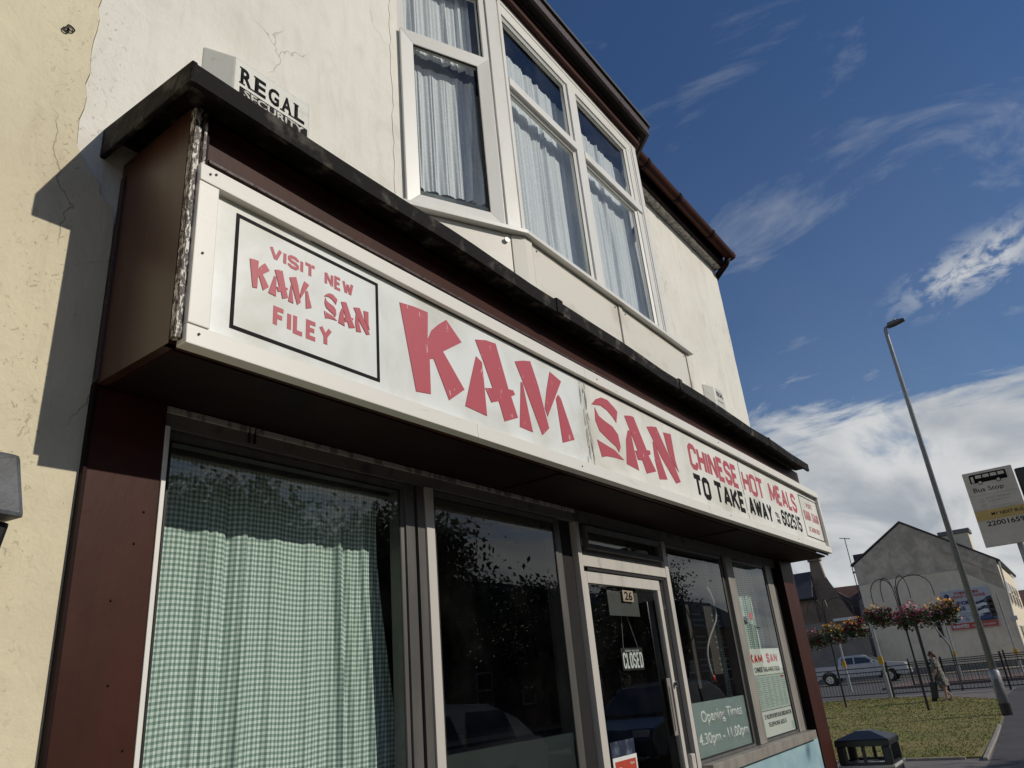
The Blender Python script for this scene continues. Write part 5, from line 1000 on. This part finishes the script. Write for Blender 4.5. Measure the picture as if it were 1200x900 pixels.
Z = thing('far_house', (104, 3, 0), 'small dark brick house far off at the right edge', 'house')
part('wall', 'brick', Z, lambda m_: m_.box(102, 110, -8, 5.2, 0, 5.0)); part('roof', 'pantile', Z, lambda m_: m_.prism([(101.6, 5.0), (106, 7.2), (110.4, 5.0)], 'y', -8.2, 5.3))
for y_ in (3.3, 0.5): wn = part('window', 'upvc', Z, lambda m_: m_.box(101.94, 102, y_, y_+1.1, 2.6, 3.9)); part('pane', 'dark_window', wn, lambda m_: m_.box(101.92, 101.939, y_+.1, y_+1.0, 2.7, 3.8))
# ------------------------------------------------------------------ vehicles
def wheels(T, xs, hw, r, mt='tyre'):
    for x in xs:
        for s_ in (-1, 1):
            w_ = part('wheel', mt, T, lambda m_: m_.tube([(x, s_*hw, r), (x, s_*(hw-.22), r)], r, 20), .02)
            part('wheel_rim', 'chrome', w_, lambda m_: m_.tube([(x, s_*(hw+.008), r), (x, s_*(hw-.05), r)], r*.62, 14))
            part('hub', 'black_plastic', w_, lambda m_: [m_.tube([(x+r*.2*math.cos(a), s_*(hw+.012), r+r*.2*math.sin(a)), (x+r*.52*math.cos(a), s_*(hw+.012), r+r*.52*math.sin(a))], .022, 4) for a in [i*1.2566+.6 for i in range(5)]])
def side(prof, hw, tum=0.0):
    """car shell: side profile at both flanks, tumblehome above the waist"""
    mb = MB(); n = len(prof); 
    for s_ in (-1, 1): mb.v += [(x, s_*(hw-tum*max(0, z-1.0)), z) for x, z in prof]
    mb.f += [tuple(range(n)), tuple(range(2*n-1, n-1, -1))]+[(i, (i+1) % n, n+(i+1) % n, n+i) for i in range(n)]; return mb
def arch(cx, r, z0=.36, n=8): return [(cx-r*math.cos(math.pi*k_/n), z0+r*math.sin(math.pi*k_/n)) for k_ in range(n+1)]
T = thing('pickup_truck', (0, 0, 0), 'silver double cab pickup truck parked by the grey wall', 'truck')
low = [(-2.75, .55), (-2.6, .45)]+arch(-1.75, .45)+arch(1.65, .45)+[(2.6, .38), (2.72, .5), (2.74, .95), (2.62, 1.10), (1.35, 1.22), (1.2, 1.24), (-1.15, 1.22), (-2.78, 1.24)]
low = [(-2.75, .55), (-2.6, .45), (-2.2, .45)]+arch(-1.75, .45, .45)+[(-1.3, .45), (1.2, .45)]+arch(1.65, .45, .45)+[(2.1, .45), (2.6, .38), (2.72, .5), (2.74, .95), (2.60, 1.10), (1.35, 1.24), (-1.15, 1.22), (-2.78, 1.22)]
side(low, .92).build('body', 'silver_paint', T, .03)
side([(-1.12, 1.20), (-1.05, 1.68), (-.85, 1.79), (.25, 1.80), (.55, 1.72), (1.42, 1.22)], .86, .18).build('cab', 'silver_paint', T, .03)
for s_ in (-1, 1):
    for prof in ([(-.92, 1.26), (-.85, 1.66), (-.2, 1.68), (-.2, 1.26)], [(-.12, 1.26), (-.12, 1.68), (.3, 1.68), (.52, 1.62), (1.05, 1.27)]):
        MB().hexa([(p[0], s_*(.862-.18*(p[1]-1.0)), p[1]) for p in (prof[0], prof[1], prof[-2], prof[-1])], [(p[0], s_*(.868-.18*(p[1]-1.0)), p[1]) for p in (prof[0], prof[1], prof[-2], prof[-1])]).build('side_window', 'dark_window', T)
    for x in (-.05, -.95): MB().box(x-.22, x-.06, s_*.925-.012, s_*.925+.012, 1.08, 1.11).build('door_handle', 'chrome', T)
    MB().box(.80, .92, s_*.98-.10, s_*.98+.06, 1.24, 1.40).build('wing_mirror', 'silver_paint', T, .03)
    MB().hexa([(2.35, s_*.93, .82), (2.73, s_*.80, .82), (2.73, s_*.55, .82), (2.35, s_*.55, .82)], [(2.30, s_*.93, 1.04), (2.70, s_*.80, 1.00), (2.70, s_*.55, 1.00), (2.30, s_*.55, 1.04)]).build('headlight', 'headlamp', T, .01)
    MB().box(-2.80, -2.70, s_*.86-.07, s_*.86+.07, .80, 1.15).build('tail_light', 'strong_red', T, .01)
    MB().box(-.125, -.115, s_*.9205-.002, s_*.9205+.002, .5, 1.2).build('door_seam', 'rubber', T); MB().box(.98, .99, s_*.9205-.002, s_*.9205+.002, .6, 1.2).build('door_seam', 'rubber', T)
MB().hexa([(.60, -.62, 1.72), (.60, .62, 1.72), (1.40, .74, 1.255), (1.40, -.74, 1.255)], [(.63, -.62, 1.73), (.63, .62, 1.73), (1.43, .74, 1.265), (1.43, -.74, 1.265)]).build('windscreen', 'dark_window', T)
MB().box(2.66, 2.80, -.86, .86, .45, .72).build('bumper', 'silver_paint', T, .03); MB().box(2.735, 2.765, -.5, .5, .76, 1.0).build('grille', 'black_plastic', T, .01); MB().box(-2.88, -2.76, -.85, .85, .5, .68).build('bumper', 'chrome', T, .02)
wheels(T, (-1.75, 1.65), .93, .38); T.location = (57.5, 12.65, 0.008); T.rotation_euler = (0, 0, R(-88)); T.scale = (1.10, 1.05, 0.99)
def car(label, x, y, rot, mt, group):
    T = thing('parked_car', (0, 0, 0), label, 'car', group)
    lo = [(-2.05, .35), (-1.65, .28)]+arch(-1.25, .36, .30)+[(-.85, .25), (.95, .25)]+arch(1.32, .36, .30)+[(1.72, .26), (2.1, .32), (2.18, .55), (2.05, .74), (1.25, .90), (-1.95, .95), (-2.12, .80)]
    side(lo, .86).build('body', mt, T, .04)
    side([(-1.95, .93), (-1.62, 1.22), (-1.1, 1.42), (-.3, 1.47), (.35, 1.40), (1.22, .90)], .80, .3).build('cabin', mt, T, .05)
    for s_ in (-1, 1):
        for a, b in ((-1.45, -.42), (-.34, .62)):
            MB().hexa([(a, s_*.812, .96), (a+.12, s_*.70, 1.33), (b-.14, s_*.70, 1.35), (b+.18*(b > 0), s_*.812, .96)], [(a, s_*.818, .96), (a+.12, s_*.706, 1.33), (b-.14, s_*.706, 1.35), (b+.18*(b > 0), s_*.818, .96)]).build('side_window', 'dark_window', T)
        MB().box(2.0, 2.14, s_*.62-.16, s_*.62+.16, .56, .72).build('headlight', 'headlamp', T, .02); MB().box(-2.14, -2.02, s_*.66-.12, s_*.66+.12, .62, .84).build('tail_light', 'strong_red', T, .02)
        MB().box(.72, .86, s_*.9-.06, s_*.9+.05, .93, 1.05).build('wing_mirror', mt, T, .02)
    MB().hexa([(.40, -.60, 1.375), (.40, .60, 1.375), (1.18, .72, .935), (1.18, -.72, .935)], [(.43, -.60, 1.39), (.43, .60, 1.39), (1.21, .72, .95), (1.21, -.72, .95)]).build('windscreen', 'dark_window', T)
    wheels(T, (-1.25, 1.32), .87, .31); T.location = (x, y, -.02); T.rotation_euler = (0, 0, rot); return T
car('silver car reflected in the shop windows, parked at the kerb behind', 7.4, -2.75, R(180), 'silver_paint', 'cars parked behind the viewer')
car('dark blue car reflected near the door, parked farther along the kerb', 15.0, -2.8, R(180), 'blue_paint', 'cars parked behind the viewer')
o = car('white car half hidden behind the brown pilaster, left of the pickup', 60.5, 18.7, R(-90), 'silver_paint', None)

# ------------------------------------------------------------------ person walking away with a trolley
def skin_mesh(name, joints, edges, mt, parent, sub=2, root=0):
    o0 = wl(parent); me = bpy.data.meshes.new(name); me.from_pydata([tuple(Vector(j[:3])-o0) for j in joints], edges, [])
    o = bpy.data.objects.new(name, me); COL.objects.link(o)
    md = o.modifiers.new('s', 'SKIN'); md.use_smooth_shade = True; ms = o.modifiers.new('b', 'SUBSURF'); ms.levels = sub; ms.render_levels = sub
    for v, j in zip(me.skin_vertices[0].data, joints): v.radius = (j[3], j[4] if len(j) > 4 else j[3])
    me.skin_vertices[0].data[root].use_root = True
    dg = bpy.context.evaluated_depsgraph_get(); m2 = bpy.data.meshes.new_from_object(o.evaluated_get(dg)); bpy.data.objects.remove(o)
    m2.materials.clear(); m2.materials.append(MATS[mt]); m2.name = name
    for p in m2.polygons: p.use_smooth = True
    o = bpy.data.objects.new(name, m2); COL.objects.link(o); o.parent = parent; return o
px, py = 29.4, 4.08
PS = thing('person', (px, py, 0), 'person in a patterned knee length dress walking beside the railings, pulling a black trolley bag', 'person')
X = px
J = [(X, py+.02, .80, .10, .13), (X, py+.03, 1.0, .095, .125), (X, py+.05, 1.18, .09, .14), (X, py+.07, 1.30, .045, .05), (X, py+.10, 1.40, .07, .075), (X, py+.10, 1.47, .068, .07),
     (X-.08, py-.02, .72, .085, .085), (X-.10, py-.04, .42, .052, .052), (X-.10, py-.02, .10, .032, .032), (X-.11, py+.10, .03, .03, .026),
     (X+.08, py+.03, .72, .085, .085), (X+.10, py+.10, .43, .052, .052), (X+.10, py-.16, .16, .032, .032), (X+.10, py-.08, .05, .03, .026),
     (X-.17, py+.05, 1.20, .045, .045), (X-.22, py+.06, .96, .034, .034), (X-.21, py+.16, .76, .024, .024),
     (X+.17, py+.05, 1.20, .045, .045), (X+.22, py-.02, .97, .034, .034), (X+.20, py+.10, .80, .024, .024)]
E_ = [(0, 1), (1, 2), (2, 3), (3, 4), (4, 5), (0, 6), (6, 7), (7, 8), (8, 9), (0, 10), (10, 11), (11, 12), (12, 13), (2, 14), (14, 15), (15, 16), (2, 17), (17, 18), (18, 19)]
# palms and fingers
for wr, sx_ in ((16, -1), (19, 1)):
    wx, wy, wz = J[wr][:3]; J.append((wx, wy+.03, wz-.05, .022, .012)); E_.append((wr, len(J)-1)); pm = len(J)-1
    for k_, (fy, fl_) in enumerate(((-.022, .05), (-.008, .06), (.008, .058), (.02, .045))):
        J.append((wx, wy+.035+fy, wz-.075, .009)); E_.append((pm, len(J)-1)); J.append((wx-.012*sx_, wy+.04+fy, wz-.075-fl_*.7, .007)); E_.append((len(J)-2, len(J)-1))
    J.append((wx-.012*sx_, wy+.062, wz-.055, .009)); E_.append((pm, len(J)-1))
skin_mesh('body', J, E_, 'skin', PS)
def dress(mb):
    rings = [(.48, .235, .20), (.62, .215, .185), (.80, .185, .165), (.98, .155, .135), (1.12, .165, .13), (1.24, .165, .115), (1.30, .085, .08)]
    n = 20
    for z, a, b in rings:
        for k_ in range(n):
            t_ = k_/n*6.283; rr = 1+(.07*math.sin(5*t_+z*3) if z < .9 else .02*math.sin(4*t_)); mb.v.append((X+a*rr*math.cos(t_), py+.03+(z-.8)*.06+b*rr*math.sin(t_), z))
    for i in range(len(rings)-1):
        for k_ in range(n): mb.f.append((i*n+k_, i*n+(k_+1) % n, (i+1)*n+(k_+1) % n, (i+1)*n+k_))
    mb.tube([(X-.12, py+.05, 1.24), (X-.185, py+.055, 1.16), (X-.225, py+.06, 1.0)], [.07, .064, .056], 10); mb.tube([(X+.12, py+.05, 1.24), (X+.185, py+.04, 1.16), (X+.225, py, 1.0)], [.07, .064, .056], 10)
part('dress', 'dress', PS, dress, smooth=True)
part('hair', 'hair', PS, lambda m_: (m_.ball((X+.01, py+.085, 1.455), .105, 14, 10, (.95, 1.0, 1.0)), m_.ball((X+.03, py+.02, 1.40), .06, 10, 8)), smooth=True)
part('nose', 'skin', PS, lambda m_: m_.ball((X-.03, py+.192, 1.43), .018, 6, 5)); part('ear', 'skin', PS, lambda m_: m_.ball((X-.095, py+.09, 1.42), .022, 6, 5, (.4, 1, 1.3)))
for sx_, a in ((-.11, (.09, .02)), (.10, (-.07, .04))): part('shoe', 'shoe', PS, lambda m_: m_.ball((X+sx_, py+a[0]-.0, a[1]+.012), .06, 10, 6, (.6, 1.7, .55)), smooth=True)
TB = thing('shopping_trolley_bag', (29.35, 4.36, 0), 'black wheeled shopping bag pulled along at the left side of the person', 'bag')
part('bag', 'black_plastic', TB, lambda m_: m_.hexa([(29.25, 4.30, .10), (29.48, 4.30, .10), (29.48, 4.50, .10), (29.25, 4.50, .10)], [(29.24, 4.24, .60), (29.49, 4.24, .60), (29.49, 4.44, .62), (29.24, 4.44, .62)]), .03)
part('handle', 'black_paint', TB, lambda m_: m_.tube([(29.3, 4.27, .60), (29.25, 4.23, .69), (29.2, 4.22, .70)], .012, 6))
for x_ in (29.24, 29.49): part('wheel', 'tyre', TB, lambda m_: m_.tube([(x_-.012, 4.44, .07), (x_+.012, 4.44, .07)], .07, 12))

# ------------------------------------------------------------------ across the street, seen mirrored in the glass
def tree(x, y, h, r, label, seed, nl=26000, leaf=.085):
    r_ = random.Random(seed); T = thing('broadleaf_tree', (x, y, 0), label, 'tree', 'trees across the street')
    mb = MB(); mb.tube([(x, y, -.05), (x+.05, y, h*.25), (x, y+.1, h*.55), (x+.1, y, h*.8)], [.24, .18, .12, .04], 10); tips = []
    for k_ in range(13):
        a = k_*2.4; z = h*(.28+.045*k_); L_ = r*(1.0-.045*k_)*r_.uniform(.75, 1.05); e = Vector((x+L_*math.cos(a), y+L_*math.sin(a), z+L_*r_.uniform(.25, .6))); mid_ = Vector((x, y, z)).lerp(e, .5)+Vector((0, 0, -.1)); mb.tube([(x, y, z), mid_, e], [.07, .045, .015], 6); tips += [e, mid_.lerp(e, .4), mid_]
    tips += [Vector((x+r_.uniform(-.3, .3)*r, y+r_.uniform(-.3, .3)*r, h*r_.uniform(.75, .97))) for _ in range(8)]
    mb.build('trunk', 'bark', T); lm = MB()
    for i in range(nl):
        c = tips[int(r_.random()*len(tips))]; p = c+Vector((r_.gauss(0, 1), r_.gauss(0, 1), r_.gauss(0, .8)))*r*.20; d = Vector((r_.gauss(0, 1), r_.gauss(0, 1), r_.gauss(0, 1))).normalized(); e = d.orthogonal().normalized(); q = leaf*r_.uniform(.6, 1.3)
        n = len(lm.v); lm.v += [tuple(p-d*q), tuple(p+e*q*.5), tuple(p+d*q), tuple(p-e*q*.5)]; lm.f.append((n, n+1, n+2, n+3))
    lm.build('crown', 'leaf_dark', T); return T
tree(15.5, -10.6, 6.4, 3.0, 'large dark tree across the street, mirrored in the second window', 1)
tree(9.6, -10.2, 6.0, 2.9, 'tallest dark tree across the street, mirrored at the left of the second window', 2)
tree(6.2, -9.6, 5.7, 2.5, 'round dark tree across the street, mirrored over the wide gingham curtain', 5, 20000)
tree(3.0, -9.8, 5.6, 2.4, 'leftmost dark tree across the street, mirrored over the left edge of the curtain', 6, 20000)
tree(31.0, -10.8, 6.2, 2.6, 'smaller dark tree across the street, mirrored in the rightmost window', 3, 16000)
tree(24.5, -11.5, 5.2, 2.2, 'low dark tree across the street, mirrored behind the door', 4, 14000)
def terrace(x0, x1, y1, h, label, n):
    T = thing('brick_terrace', ((x0+x1)/2, y1, 0), label, 'house', 'houses across the street')
    part('wall', 'brick_shop', T, lambda m_: m_.box(x0, x1, y1-7, y1, 0, h)); rf = part('roof', 'slate', T, lambda m_: m_.prism([(y1+.3, h), (y1-3.5, h+2.4), (y1-7.3, h)], 'x', x0-.2, x1+.2))
    part('chimney', 'brick_shop', rf, lambda m_: m_.box(x0+2, x0+3, y1-4, y1-3, h+1.8, h+3.4))
    for i in range(n):
        for z in (1.0, 3.6):
            if z+1.4 > h: continue
            xx = x0+(x1-x0)*(i+.5)/n-.5; wn = part('window', 'upvc', T, lambda m_: m_.box(xx, xx+1.0, y1, y1+.06, z, z+1.4)); part('pane', 'dark_window', wn, lambda m_: (m_.box(xx+.07, xx+.93, y1+.061, y1+.07, z+.07, z+.66), m_.box(xx+.07, xx+.93, y1+.061, y1+.07, z+.74, z+1.33)))
terrace(18.0, 60.0, -15.5, 4.4, 'long low brick terrace with slate roof across the street, seen in the glass', 14)
terrace(-30.0, 8.0, -16.5, 5.4, 'taller brick terrace with slate roof across the street, farther left', 10)
